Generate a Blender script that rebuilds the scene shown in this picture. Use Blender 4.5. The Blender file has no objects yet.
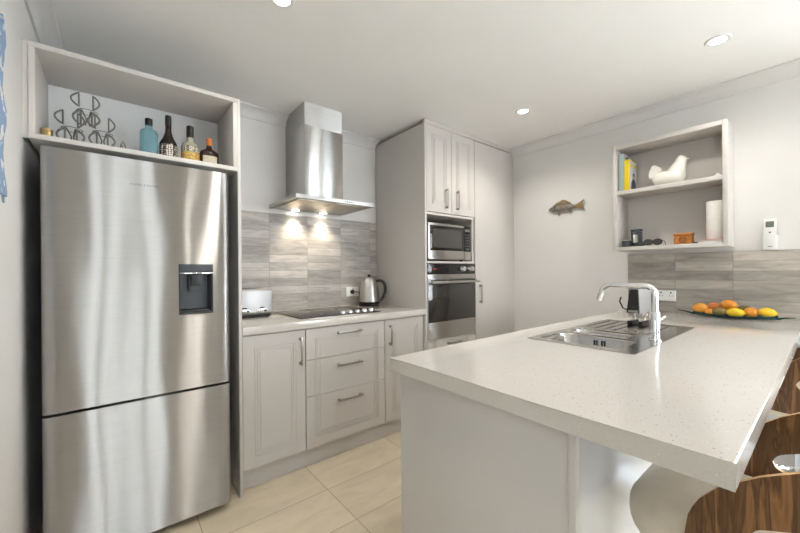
import bpy, bmesh, math, random
from mathutils import Vector, Matrix
random.seed(4)
PI = math.pi
scene = bpy.context.scene
C = scene.collection

# ------------------------------------------------------------------ camera
YAW, ROLL, HCAM, FPX = math.radians(39.091), math.radians(-0.453), 1.2128, 351.017
cam = bpy.data.cameras.new('camera'); camo = bpy.data.objects.new('camera', cam); C.objects.link(camo)
cam.sensor_fit = 'HORIZONTAL'; cam.sensor_width = 36.0; cam.lens = FPX / 800 * 36.0
cam.shift_y = (270.29 - 266.5) / 800; cam.clip_start = 0.02
_f = Vector((math.sin(YAW), math.cos(YAW), 0)); _r = Vector((math.cos(YAW), -math.sin(YAW), 0)); _u = Vector((0, 0, 1))
_r2 = _r*math.cos(ROLL) + _u*math.sin(ROLL); _u2 = -_r*math.sin(ROLL) + _u*math.cos(ROLL)
camo.matrix_world = Matrix(((_r2.x, _u2.x, -_f.x, 0), (_r2.y, _u2.y, -_f.y, 0), (_r2.z, _u2.z, -_f.z, HCAM), (0, 0, 0, 1)))
scene.camera = camo

# ------------------------------------------------------------------ world, daylight, exposure
vs = scene.view_settings
vs.view_transform = 'Standard'; vs.look = 'None'; vs.gamma = 1.0; vs.use_curve_mapping = False
vs.exposure = 0.45
w = bpy.data.worlds.new('daylight'); scene.world = w; w.use_nodes = True
w.node_tree.nodes['Background'].inputs[0].default_value = (0.78, 0.88, 1.0, 1)
w.node_tree.nodes['Background'].inputs[1].default_value = 1.2

def area(name, loc, direction, sx, sy, power, col):
    l = bpy.data.lights.new(name, 'AREA'); l.shape = 'RECTANGLE'; l.size = sx; l.size_y = sy; l.energy = power; l.color = col
    o = bpy.data.objects.new(name, l); C.objects.link(o); o.location = loc
    o.rotation_euler = Vector(direction).to_track_quat('-Z', 'Y').to_euler()
    return o
DAY = (0.95, 0.97, 1.0)
area('daylight_back_glass_door', (0.08, -3.16, 1.19), (0, 1, 0), 1.04, 2.32, 24, DAY)
area('daylight_narrow_back_window', (1.13, -3.16, 1.19), (0, 1, 0), 0.14, 2.32, 3.6, (1.0, 0.95, 0.88))
area('added_fill_right_back', (2.4, -3.16, 1.5), (-.1, 1, .25), 1.2, 1.3, 56, DAY)  # added fill behind an invented window, brightens the cabinet fronts
area('added_fill_far_left', (-3.16, -1.6, 1.5), (1, 0, 0), 1.7, 1.3, 11, (.92, .96, 1.0))  # added general fill from the far left, its window is invented
area('daylight_right_glass_door', (3.22, -1.15, 1.12), (-1, 0, .06), 1.6, 2.1, 62, (0.90, 0.95, 1.0))

# ------------------------------------------------------------------ materials
def srgb(r, g, b):
    f = lambda c: (c/255/12.92) if c/255 <= .04045 else ((c/255+.055)/1.055)**2.4
    return (f(r), f(g), f(b), 1)
def mat(name, col, rough=0.5, metal=0.0, spec=0.5, **kw):
    m = bpy.data.materials.new(name); m.use_nodes = True
    b = m.node_tree.nodes['Principled BSDF']
    b.inputs['Base Color'].default_value = col; b.inputs['Roughness'].default_value = rough
    b.inputs['Metallic'].default_value = metal; b.inputs['Specular IOR Level'].default_value = spec
    for k, v in kw.items(): b.inputs[k.replace('_', ' ')].default_value = v
    return m
def nodes(m):
    nt = m.node_tree
    return nt, nt.nodes['Principled BSDF'], (lambda t, **kw: _mk(nt, t, kw)), nt.links.new
def _mk(nt, t, kw):
    n = nt.nodes.new(t)
    for k, v in kw.items(): setattr(n, k, v)
    return n
def coords(nt, N, L, scale=(1, 1, 1), swap=None):
    """object coordinates (metres); swap reorders axes for a wall"""
    tc = N('ShaderNodeTexCoord'); out = tc.outputs['Object']
    if swap:
        s = N('ShaderNodeSeparateXYZ'); L(out, s.inputs[0]); c = N('ShaderNodeCombineXYZ')
        for i, a in enumerate(swap): L(s.outputs['XYZ'.index(a)], c.inputs[i])
        out = c.outputs[0]
    mp = N('ShaderNodeMapping'); mp.inputs['Scale'].default_value = scale; L(out, mp.inputs[0])
    return out, mp.outputs[0], mp
def ramp(N, stops):
    r = N('ShaderNodeValToRGB'); e = r.color_ramp.elements
    while len(e) < len(stops): e.new(0.5)
    for k, (p, c) in enumerate(stops): e[k].position = p; e[k].color = c
    return r
def noise_tint(m, base, scale, amount, stretch=(1, 1, 1), detail=4, bump=0.0, distort=0.0):
    nt, b, N, L = nodes(m)
    _, v, _ = coords(nt, N, L, stretch)
    n = N('ShaderNodeTexNoise'); n.inputs['Scale'].default_value = scale; n.inputs['Detail'].default_value = detail
    n.inputs['Distortion'].default_value = distort; L(v, n.inputs[0])
    lo = tuple(c*(1-amount) for c in base[:3])+(1,); hi = tuple(min(1, c*(1+amount)) for c in base[:3])+(1,)
    r = ramp(N, [(0.3, lo), (0.7, hi)]); L(n.outputs[0], r.inputs[0]); L(r.outputs[0], b.inputs['Base Color'])
    if bump:
        bp = N('ShaderNodeBump'); bp.inputs['Strength'].default_value = bump; bp.inputs['Distance'].default_value = 0.002
        L(n.outputs[0], bp.inputs['Height']); L(bp.outputs[0], b.inputs['Normal'])
    return m
M = {}
def paint(key, name, rgb, rough, amt=0.012, scale=3, spec=0.4):
    c = srgb(*rgb); M[key] = noise_tint(mat(name, c, rough, 0, spec), c, scale, amt)
paint('wall', 'cream_wall_paint', (229, 227, 224), 0.75)
paint('taupewall', 'darkened_unseen_wall_taupe', (104, 98, 93), 0.8)  # unseen wall behind the camera, coloured dark to deepen the fridge reflection
paint('ceil', 'white_ceiling_paint', (246, 245, 243), 0.9)
paint('cornice', 'white_cornice_paint', (226, 224, 222), 0.6)
paint('cab', 'taupe_satin_cabinet', (207, 202, 197), 0.38)
paint('cabwhite', 'white_melamine', (222, 222, 222), 0.45)
paint('gloss', 'white_gloss_panel', (196, 196, 197), 0.22)
paint('shadow', 'dark_gap_filler', (70, 66, 60), 0.8)
paint('white', 'white_plastic', (238, 238, 236), 0.35)
paint('black', 'black_plastic', (24, 24, 25), 0.35)
paint('darkgrey', 'dark_grey_plastic', (66, 70, 76), 0.4)
paint('hen', 'white_glazed_ceramic', (243, 240, 232), 0.18)
paint('cream', 'cream_upholstery', (222, 211, 193), 0.42, 0.03, 30)
paint('paper', 'white_paper_towel', (240, 237, 230), 0.9, 0.03, 60)
paint('curtain', 'pale_curtain_cloth', (226, 230, 236), 0.85)

def steel(name, col, rough, wav=0.0, aniso=0.0, streak=0.06, axis=(1, 1, 120)):
    m = mat(name, col, rough, 1.0); nt, b, N, L = nodes(m)
    if aniso:            # brushed sheet: the glossy lobe is drawn out along the vertical
        g = N('ShaderNodeBsdfAnisotropic'); g.distribution = 'GGX'; g.inputs['Roughness'].default_value = rough; g.inputs['Anisotropy'].default_value = aniso
        t = N('ShaderNodeTangent'); t.direction_type = 'RADIAL'; t.axis = 'Z'; L(t.outputs[0], g.inputs['Tangent'])
        nt.nodes.remove(b); L(g.outputs[0], nt.nodes['Material Output'].inputs[0]); b = g; key = 'Color'
    else: key = 'Base Color'
    _, v, _ = coords(nt, N, L, axis)
    n = N('ShaderNodeTexNoise'); n.inputs['Scale'].default_value = 6; n.inputs['Detail'].default_value = 5; L(v, n.inputs[0])
    lo = tuple(c*(1-streak) for c in col[:3])+(1,); hi = tuple(min(1, c*(1+streak)) for c in col[:3])+(1,)
    r = ramp(N, [(0.3, lo), (0.7, hi)]); L(n.outputs[0], r.inputs[0]); L(r.outputs[0], b.inputs[key])
    if wav:
        _, v2, _ = coords(nt, N, L, (1.0, 1.0, 0.22))
        n2 = N('ShaderNodeTexNoise'); n2.inputs['Scale'].default_value = 4.2; n2.inputs['Detail'].default_value = 1; L(v2, n2.inputs[0])
        bp = N('ShaderNodeBump'); bp.inputs['Strength'].default_value = 1.0; bp.inputs['Distance'].default_value = wav
        L(n2.outputs[0], bp.inputs['Height']); L(bp.outputs[0], b.inputs['Normal'])
    return m
M['fridge'] = steel('brushed_steel_door', (0.51, 0.50, 0.49, 1), 0.28, wav=0.0055, aniso=.86)
M['steel'] = steel('brushed_steel', (0.60, 0.59, 0.575, 1), 0.33, aniso=.7)
M['sink'] = steel('satin_steel', (0.52, 0.50, 0.475, 1), 0.20, axis=(60, 1, 1))
M['handle'] = steel('satin_nickel', (0.45, 0.43, 0.40, 1), 0.32)
M['satin'] = steel('satin_silver', (0.52, 0.515, 0.52, 1), 0.5)
M['chrome'] = mat('polished_chrome', (0.86, 0.86, 0.87, 1), 0.06, 1.0)
M['wire'] = steel('dark_wire', (0.20, 0.195, 0.19, 1), 0.45)
M['filter'] = steel('mesh_filter', (0.55, 0.50, 0.42, 1), 0.35, axis=(150, 1, 1), streak=0.25)
M['brass'] = steel('brass', (0.55, 0.42, 0.20, 1), 0.3)
M['fishmetal'] = noise_tint(mat('weathered_metal', (0.2, 0.2, 0.2, 1), 0.45, 0.35), srgb(140, 132, 124), 40, 0.4)
M['fishgold'] = noise_tint(mat('weathered_gold_metal', (0.2, 0.2, 0.2, 1), 0.45, 0.35), srgb(150, 128, 92), 40, 0.35)
M['blackglass'] = mat('black_glass', (0.012, 0.012, 0.013, 1), 0.05, 0, 0.6)
M['ovenglass'] = mat('oven_window_glass', (0.03, 0.028, 0.026, 1), 0.04, 0, 0.9)
M['mwglass'] = mat('microwave_window', (0.07, 0.066, 0.06, 1), 0.12, 0, 0.7)
M['lens'] = mat('lamp_lens', (1, 1, 1, 1), 0.4); _b = M['lens'].node_tree.nodes['Principled BSDF']
_b.inputs['Emission Color'].default_value = (1, 0.94, 0.85, 1); _b.inputs['Emission Strength'].default_value = 12
M['glow'] = mat('red_display', (0.1, 0.01, 0.01, 1), 0.3); _b = M['glow'].node_tree.nodes['Principled BSDF']
_b.inputs['Emission Color'].default_value = (1, 0.12, 0.08, 1); _b.inputs['Emission Strength'].default_value = 0.25
M['lcd'] = mat('grey_lcd', srgb(112, 118, 108), 0.25)
M['pane'] = mat('clear_glass', (1, 1, 1, 1), 0.0, 0, 0.5, Transmission_Weight=1.0, IOR=1.45)
M['thinglass'] = mat('thin_clear_glass', (0.95, 0.98, 0.97, 1), 0.02, 0, 0.5, Transmission_Weight=1.0, IOR=1.1)
M['blueglass'] = mat('pale_blue_glass', srgb(150, 196, 208), 0.05, 0, 0.5, Transmission_Weight=0.7, IOR=1.35)
M['darkglass'] = mat('very_dark_glass', srgb(34, 26, 22), 0.08, 0, 0.6)
M['clearbottle'] = mat('smoky_clear_glass', srgb(205, 200, 180), 0.05, 0, 0.5, Transmission_Weight=0.5, IOR=1.3)
M['amber'] = mat('amber_glass', srgb(44, 22, 12), 0.06, 0, 0.6)
M['greenglass'] = mat('green_glass_dish', srgb(40, 92, 86), 0.06, 0, 0.6, Transmission_Weight=0.35, IOR=1.45)
M['label'] = noise_tint(mat('cream_label', srgb(214, 204, 180), 0.6), srgb(206, 196, 172), 60, 0.2)
M['goldlabel'] = noise_tint(mat('gold_label', srgb(200, 160, 70), 0.5), srgb(196, 160, 84), 90, 0.4)
M['orangecap'] = mat('orange_wax_cap', srgb(196, 108, 34), 0.4)
M['ink'] = mat('grey_ink', srgb(90, 90, 92), 0.5)

def checker(name, c1, c2, sc):
    m = mat(name, c1, 0.5); nt, b, N, L = nodes(m); _, v, _ = coords(nt, N, L, (1, 1, 1))
    ck = N('ShaderNodeTexVoronoi'); ck.inputs['Scale'].default_value = sc; ck.inputs['Randomness'].default_value = 0.25; L(v, ck.inputs[0])
    r = ramp(N, [(0.35, c2), (0.5, c1)]); L(ck.outputs['Distance'], r.inputs[0]); L(r.outputs[0], b.inputs['Base Color']); return m
M['dots'] = checker('dotted_white_label', srgb(66, 52, 46), srgb(226, 218, 206), 95)
M['dots2'] = checker('dotted_smoky_glass', srgb(96, 92, 84), srgb(226, 220, 200), 110)

def tiles(name, swap, tw, th, shift, tone, vary, grout, grain_axis=(2.2, 40, 1), rough=0.45, mortar=0.0012, streak=0.16):
    m = mat(name, tone, rough); nt, b, N, L = nodes(m)
    raw, v, mp = coords(nt, N, L, (1, 1, 1), swap); mp.inputs['Location'].default_value = shift
    br = N('ShaderNodeTexBrick'); br.offset = 0.0; br.squash = 1.0
    br.inputs['Scale'].default_value = 1.0; br.inputs['Brick Width'].default_value = tw; br.inputs['Row Height'].default_value = th
    br.inputs['Mortar Size'].default_value = mortar; br.inputs['Mortar Smooth'].default_value = 0.2; br.inputs['Bias'].default_value = 0.0
    br.inputs['Color1'].default_value = (0, 0, 0, 1); br.inputs['Color2'].default_value = (1, 1, 1, 1); br.inputs['Mortar'].default_value = (0.5, 0.5, 0.5, 1)
    L(v, br.inputs[0])
    # streaks differ from tile to tile: shift the grain by the tile's own random value
    mul = N('ShaderNodeVectorMath', operation='MULTIPLY'); L(v, mul.inputs[0]); mul.inputs[1].default_value = grain_axis
    off = N('ShaderNodeVectorMath', operation='SCALE'); L(br.outputs['Color'], off.inputs[0]); off.inputs['Scale'].default_value = 37.0
    add = N('ShaderNodeVectorMath', operation='ADD'); L(mul.outputs[0], add.inputs[0]); L(off.outputs[0], add.inputs[1])
    n = N('ShaderNodeTexNoise'); n.inputs['Scale'].default_value = 1.6; n.inputs['Detail'].default_value = 6; n.inputs['Distortion'].default_value = 0.6
    n.inputs['Roughness'].default_value = 0.62; L(add.outputs[0], n.inputs[0])
    lo = tuple(c*(1-streak) for c in tone[:3])+(1,); hi = tuple(min(1, c*(1+streak)) for c in tone[:3])+(1,)
    r = ramp(N, [(0.28, lo), (0.72, hi)]); L(n.outputs[0], r.inputs[0])
    r2 = ramp(N, [(0, (1-vary,)*3+(1,)), (1, (1+vary*0.6,)*3+(1,))]); L(br.outputs['Color'], r2.inputs[0])
    mx = N('ShaderNodeMix', data_type='RGBA', blend_type='MULTIPLY'); mx.inputs[0].default_value = 1; L(r.outputs[0], mx.inputs[6]); L(r2.outputs[0], mx.inputs[7])
    mg = N('ShaderNodeMix', data_type='RGBA'); L(br.outputs['Fac'], mg.inputs[0]); L(mx.outputs[2], mg.inputs[6]); mg.inputs[7].default_value = grout
    L(mg.outputs[2], b.inputs['Base Color'])
    bp = N('ShaderNodeBump'); bp.inputs['Strength'].default_value = 0.5; bp.inputs['Distance'].default_value = 0.002; bp.invert = True
    L(br.outputs['Fac'], bp.inputs['Height']); L(bp.outputs[0], b.inputs['Normal'])
    return m
M['floor'] = tiles('beige_stone_floor_tiles', 'XYZ', 0.6, 0.3, (-0.309, -0.27, 0), srgb(226, 212, 187), 0.05, srgb(172, 153, 122),
                   grain_axis=(2.0, 7, 1), rough=0.28, mortar=0.002, streak=0.12)
M['splash_l'] = tiles('grey_plank_wall_tiles', 'XZY', 0.303, 0.06, (-0.897, -0.919, 0), srgb(184, 179, 173), 0.30, srgb(140, 134, 127), grain_axis=(3.4, 15, 1), streak=0.30)
M['splash_r'] = tiles('grey_plank_wall_tiles_right', 'YZX', 0.3, 0.0625, (-0.402, -0.9425, 0), srgb(182, 175, 166), 0.30, srgb(144, 136, 127), grain_axis=(3.4, 15, 1), streak=0.30)

def quartz():
    base = srgb(209, 203, 196); m = mat('speckled_white_quartz', base, 0.10, 0, 0.5); nt, b, N, L = nodes(m)
    _, v, _ = coords(nt, N, L)
    cur = None
    rgb = N('ShaderNodeRGB'); rgb.outputs[0].default_value = base; cur = rgb.outputs[0]
    for sc, th, col, seed in ((75, 0.14, srgb(166, 162, 156), 0), (190, 0.20, srgb(196, 191, 184), 3), (58, 0.10, srgb(142, 138, 133), 7), (130, 0.16, srgb(228, 225, 220), 11)):
        mp = N('ShaderNodeMapping'); mp.inputs['Location'].default_value = (seed, seed*.3, seed*.7); L(v, mp.inputs[0])
        vo = N('ShaderNodeTexVoronoi'); vo.inputs['Scale'].default_value = sc; L(mp.outputs[0], vo.inputs[0])
        lt = N('ShaderNodeMath', operation='LESS_THAN'); lt.inputs[1].default_value = th; L(vo.outputs['Distance'], lt.inputs[0])
        # keep a random share of the cells
        sp = N('ShaderNodeSeparateColor'); L(vo.outputs['Color'], sp.inputs[0])
        g = N('ShaderNodeMath', operation='GREATER_THAN'); g.inputs[1].default_value = 0.42; L(sp.outputs[0], g.inputs[0])
        a = N('ShaderNodeMath', operation='MULTIPLY'); L(lt.outputs[0], a.inputs[0]); L(g.outputs[0], a.inputs[1])
        mx = N('ShaderNodeMix', data_type='RGBA'); L(a.outputs[0], mx.inputs[0]); L(cur, mx.inputs[6]); mx.inputs[7].default_value = col
        cur = mx.outputs[2]
    L(cur, b.inputs['Base Color']); return m
M['quartz'] = quartz()

def wood(name, dark, light, stretch, scale=1.6, rough=0.3):
    m = mat(name, dark, rough); nt, b, N, L = nodes(m); _, v, mp = coords(nt, N, L, stretch); mp.inputs['Rotation'].default_value = (0.35, 0.3, 0)
    n = N('ShaderNodeTexNoise'); n.inputs['Scale'].default_value = scale; n.inputs['Detail'].default_value = 5; n.inputs['Distortion'].default_value = 1.2; L(v, n.inputs[0])
    mid = tuple((a*0.6+c*0.4) for a, c in zip(dark, light))
    r = ramp(N, [(0.30, dark), (0.46, mid), (0.52, dark), (0.60, light), (0.72, mid)]); L(n.outputs[0], r.inputs[0]); L(r.outputs[0], b.inputs['Base Color']); return m
M['walnut'] = wood('walnut_veneer', srgb(84, 54, 30), srgb(152, 108, 66), (22, 22, 2.4))
M['ply'] = noise_tint(mat('pale_ply_edge', srgb(196, 150, 84), 0.4), srgb(196, 150, 88), 40, 0.2)
M['boxwood'] = noise_tint(mat('orange_carved_box', srgb(196, 124, 50), 0.55), srgb(190, 120, 50), 110, 0.45, bump=0.6)

def fruit(name, rgb, amt=0.14):
    c = srgb(*rgb); return noise_tint(mat(name, c, 0.38), c, 22, amt, bump=0.25)
M['orange'] = fruit('orange_peel', (226, 146, 44)); M['mango'] = fruit('mango_skin', (222, 150, 52)); M['lemon'] = fruit('lemon_peel', (238, 196, 34))
M['avocado'] = fruit('avocado_skin', (132, 112, 58)); M['mandarin'] = fruit('mandarin_peel', (208, 122, 60)); M['lime'] = fruit('lime_skin', (110, 104, 56))

def fabric_blue():
    m = mat('blue_print_fabric', srgb(120, 150, 190), 0.85); nt, b, N, L = nodes(m); _, v, _ = coords(nt, N, L, (1, 9, 9))
    n = N('ShaderNodeTexNoise'); n.inputs['Scale'].default_value = 1.4; n.inputs['Detail'].default_value = 2; L(v, n.inputs[0]); n.inputs['Scale'].default_value = 2.6
    r = ramp(N, [(0.55, srgb(136, 160, 192)), (0.59, srgb(220, 222, 224))]); L(n.outputs[0], r.inputs[0]); L(r.outputs[0], b.inputs['Base Color']); return m
M['blue'] = fabric_blue()

# ------------------------------------------------------------------ mesh helpers
def quad_box(bm, x0, x1, y0, y1, z0, z1, bev=0.0, seg=2, mi=0):
    t = bmesh.new()
    bmesh.ops.create_cube(t, size=1.0)
    for v in t.verts:
        v.co = Vector(((x0+x1)/2 + v.co.x*(x1-x0), (y0+y1)/2 + v.co.y*(y1-y0), (z0+z1)/2 + v.co.z*(z1-z0)))
    if bev: bmesh.ops.bevel(t, geom=t.edges[:], offset=bev, segments=seg, affect='EDGES', profile=0.5)
    merge(bm, t, mi)
def merge(bm, t, mi=0):
    mp = {v: bm.verts.new(v.co) for v in t.verts}
    for f in t.faces:
        try: nf = bm.faces.new([mp[v] for v in f.verts]); nf.material_index = mi or f.material_index
        except ValueError: pass
    t.free()
def frame_of(d):
    d = d.normalized(); a = Vector((0, 0, 1)) if abs(d.z) < 0.9 else Vector((1, 0, 0))
    u = d.cross(a).normalized(); return u, d.cross(u).normalized()
def tube(bm, pts, r, n=10, closed=False, mi=0):
    pts = [Vector(p) for p in pts]; rings = []; K = len(pts); pu = None
    rs = r if isinstance(r, (list, tuple)) else [r]*K
    for i, p in enumerate(pts):
        if closed: d = pts[(i+1) % K] - pts[i-1]
        else: d = pts[min(i+1, K-1)] - pts[max(i-1, 0)]
        if pu is None: u, v = frame_of(d)
        else:
            dn = d.normalized(); u = (pu - dn*pu.dot(dn)).normalized(); v = dn.cross(u)
        pu = u
        rings.append([bm.verts.new(p + (u*math.cos(2*PI*k/n) + v*math.sin(2*PI*k/n))*rs[i]) for k in range(n)])
    for i in range(K if closed else K-1):
        a, b = rings[i], rings[(i+1) % K]
        for k in range(n):
            f = bm.faces.new((a[k], a[(k+1) % n], b[(k+1) % n], b[k])); f.material_index = mi
    if not closed:
        for rg in (rings[0], rings[-1]):
            f = bm.faces.new(rg); f.material_index = mi
def lathe(bm, prof, c=(0, 0, 0), n=28, axis='Z', mi=0, sx=1.0, sy=1.0):
    """prof: list of (radius, height)"""
    rings = []
    def P(x, y, h):
        if axis == 'Z': q = (x*sx, y*sy, h)
        elif axis == 'Y': q = (x*sx, h, y*sy)
        else: q = (h, x*sx, y*sy)
        return bm.verts.new((c[0]+q[0], c[1]+q[1], c[2]+q[2]))
    for r, h in prof:
        rings.append([P(0, 0, h)] if r < 1e-6 else [P(r*math.cos(2*PI*k/n), r*math.sin(2*PI*k/n), h) for k in range(n)])
    for a, b in zip(rings, rings[1:]):
        for k in range(n):
            vs_ = [a[k % len(a)], a[(k+1) % len(a)], b[(k+1) % len(b)], b[k % len(b)]]
            vs_ = list(dict.fromkeys(vs_))
            if len(vs_) >= 3:
                f = bm.faces.new(vs_); f.material_index = mi
    for rg in (rings[0], rings[-1]):
        if len(rg) > 2:
            f = bm.faces.new(rg); f.material_index = mi
def prism(bm, poly, axis, a, b, mi=0):
    """extrude a closed 2-D outline along an axis"""
    def P(p, h):
        if axis == 'X': return bm.verts.new((h, p[0], p[1]))
        if axis == 'Y': return bm.verts.new((p[0], h, p[1]))
        return bm.verts.new((p[0], p[1], h))
    A = [P(p, a) for p in poly]; B = [P(p, b) for p in poly]; n = len(poly)
    for i in range(n):
        f = bm.faces.new((A[i], A[(i+1) % n], B[(i+1) % n], B[i])); f.material_index = mi
    for l in (A, B):
        f = bm.faces.new(l); f.material_index = mi
def finish(bm, ang=38):
    bmesh.ops.remove_doubles(bm, verts=bm.verts[:], dist=1e-6)
    bmesh.ops.recalc_face_normals(bm, faces=bm.faces[:])
    for f in bm.faces: f.smooth = True
    lim = math.radians(ang)
    for e in bm.edges:
        e.smooth = len(e.link_faces) == 2 and e.calc_face_angle(0) < lim
def wloc(o):
    v = Vector((0, 0, 0))
    while o: v += o.location; o = o.parent
    return v
def obj(name, bm, m, parent=None, ang=38, tex_world=False):
    finish(bm, ang)
    if parent: bmesh.ops.translate(bm, verts=bm.verts[:], vec=-wloc(parent))
    me = bpy.data.meshes.new(name); bm.to_mesh(me); bm.free()
    for x in (m if isinstance(m, (list, tuple)) else [m]): me.materials.append(M[x] if isinstance(x, str) else x)
    o = bpy.data.objects.new(name, me); C.objects.link(o)
    if parent: o.parent = parent
    return o
def tag(o, label, cat=None, group=None, kind=None):
    o['label'] = label
    if cat: o['category'] = cat
    if group: o['group'] = group
    if kind: o['kind'] = kind
    return o
def thing(name, label, cat, loc=(0, 0, 0), group=None):
    o = bpy.data.objects.new(name, None); o.empty_display_size = 0.1; C.objects.link(o); o.location = loc
    return tag(o, label, cat, group)
def box(name, m, parent, *a, **kw):
    bm = bmesh.new(); quad_box(bm, *a, **kw); return obj(name, bm, m, parent)
def struct(name, bm, m):
    o = obj(name, bm, m); o['kind'] = 'structure'; return o
def copy_tree(o, parent=None):
    c = o.copy(); C.objects.link(c)
    if parent: c.parent = parent
    for ch in list(o.children): copy_tree(ch, c)
    return c
def rrect(hw, hd, r, n=6):
    pts = []
    for sx, sy, a0 in ((1, 1, 0), (-1, 1, 90), (-1, -1, 180), (1, -1, 270)):
        for k in range(n+1):
            a = math.radians(a0 + 90*k/n); pts.append((sx*(hw-r) + r*math.cos(a), sy*(hd-r) + r*math.sin(a)))
    return pts
def loft(bm, loops, cap0=True, cap1=True, mi=0):
    R = [[bm.verts.new(p) for p in l] for l in loops]; n = len(R[0])
    for a, b in zip(R, R[1:]):
        for k in range(n):
            f = bm.faces.new((a[k], a[(k+1) % n], b[(k+1) % n], b[k])); f.material_index = mi
    if cap0: bm.faces.new(R[0]).material_index = mi
    if cap1: bm.faces.new(R[-1]).material_index = mi
def arc(c, r, a0, a1, n, plane='XZ', k=0.0):
    out = []
    for i in range(n+1):
        a = math.radians(a0 + (a1-a0)*i/n); p, q = c[0] + r*math.cos(a), c[1] + r*math.sin(a)
        out.append((p, k, q) if plane == 'XZ' else (k, p, q) if plane == 'YZ' else (p, q, k))
    return out

# ------------------------------------------------------------------ the room
XL, XR, YB, YF, H = -0.281, 3.099, 2.665, -3.05, 2.40      # kitchen: left wall, right wall, back wall; the open room runs on behind
XFAR = -3.0
bm = bmesh.new(); quad_box(bm, XFAR-.1, XR+.12, YF-.1, YB+.1, -0.08, 0.0); struct('floor', bm, 'floor')
bm = bmesh.new(); quad_box(bm, XFAR-.1, XR+.12, YF-.1, YB+.1, H, H+.08); struct('ceiling', bm, 'ceil')
bm = bmesh.new(); quad_box(bm, XL-.12, XR+.12, YB, YB+.1, 0, H); struct('wall_back', bm, 'wall')
def wall_with_opening(name, axis, at, thick, a0, a1, holes, m='wall'):
    """a wall in a plane; holes = (a_lo, a_hi, z_lo, z_hi)"""
    bm = bmesh.new(); cur = a0
    def bx(p0, p1, z0, z1):
        if p1-p0 < 1e-4 or z1-z0 < 1e-4: return
        if axis == 'Y': quad_box(bm, p0, p1, min(at, at+thick), max(at, at+thick), z0, z1)
        else: quad_box(bm, min(at, at+thick), max(at, at+thick), p0, p1, z0, z1)
    for lo, hi, zl, zh in sorted(holes):
        bx(cur, lo, 0, H); bx(lo, hi, 0, zl); bx(lo, hi, zh, H); cur = hi
    bx(cur, a1, 0, H); return struct(name, bm, m)
wall_with_opening('wall_right', 'X', XR, .10, YF, YB, [(-1.95, -.35, .02, 2.15)])
wall_with_opening('wall_left', 'X', XL, -.12, 1.25, YB, [])
wall_with_opening('wall_front', 'Y', YF, -.10, XFAR, XR, [(-.45, .61, .02, 2.36), (1.06, 1.20, .02, 2.36), (1.8, 3.0, .85, 2.15)], 'taupewall')
wall_with_opening('wall_side', 'X', XFAR, -.10, YF, 1.35, [(-2.45, -.75, .85, 2.15)])
bm = bmesh.new(); quad_box(bm, XFAR, XL-.12, 1.25, 1.35, 0, H); struct('wall_return', bm, 'wall')
def window(name, axis, at, a0, a1, z0, z1, mull):
    bm = bmesh.new(); t = .05
    def bx(p0, p1, q0, q1):
        if axis == 'Y': quad_box(bm, p0, p1, at-.04, at+.02, q0, q1)
        else: quad_box(bm, at-.02, at+.04, p0, p1, q0, q1)
    bx(a0, a1, z0, z0+t); bx(a0, a1, z1-t, z1); bx(a0, a0+t, z0+t, z1-t); bx(a1-t, a1, z0+t, z1-t)
    for mm in mull: bx(mm-.045, mm+.045, z0+t, z1-t)
    f = struct(name, bm, 'darkgrey')
    bm = bmesh.new()
    if axis == 'Y': quad_box(bm, a0+t, a1-t, at-.012, at-.006, z0+t, z1-t)
    else: quad_box(bm, at+.006, at+.012, a0+t, a1-t, z0+t, z1-t)
    obj('pane', bm, 'thinglass', f)
window('door_1', 'Y', YF-.05, -.45, .61, .02, 2.36, [-.07, .23])
window('door_2', 'X', XR+.05, -1.95, -.35, .02, 2.15, [-1.15])
window('added_window_2', 'Y', YF-.05, 1.8, 3.0, .85, 2.15, [2.4])  # invented window, put in for the fill on the cabinet fronts
window('added_window_3', 'X', XFAR-.05, -2.45, -.75, .85, 2.15, [-1.6])  # invented window, put in for the far left fill
window('window_1', 'Y', YF-.05, 1.06, 1.20, .02, 2.36, [])
# cornices
def cove(d=0.075):
    return [(0, 0), (0, -d), (.010, -d), (.014, -d+.012), (.026, -d+.036), (.046, -.022), (d-.012, -.014), (d, -.010), (d, 0)]
bm = bmesh.new(); prism(bm, [(XR - p, H + q) for p, q in cove()], 'Y', YF, 2.02); struct('trim_1', bm, 'cornice')
bm = bmesh.new(); prism(bm, [(YB - p, H + q) for p, q in cove()], 'X', XL, 1.875); struct('trim_2', bm, 'cornice')
bm = bmesh.new(); prism(bm, [(XL + p, H + q) for p, q in cove()], 'Y', 1.25, YB); struct('trim_3', bm, 'cornice')
# tiled backsplashes
bm = bmesh.new(); quad_box(bm, .531, 1.879, 2.653, 2.6645, .911, 1.651)
tag(struct('backsplash', bm, 'splash_l'), 'grey wood-look tile backsplash behind the cooktop', 'backsplash')
bm = bmesh.new(); quad_box(bm, 3.087, 3.0985, -.30, .998, .9005, 1.318)
tag(struct('backsplash', bm, 'splash_r'), 'grey wood-look tile backsplash below the open wall shelf', 'backsplash')

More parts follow.
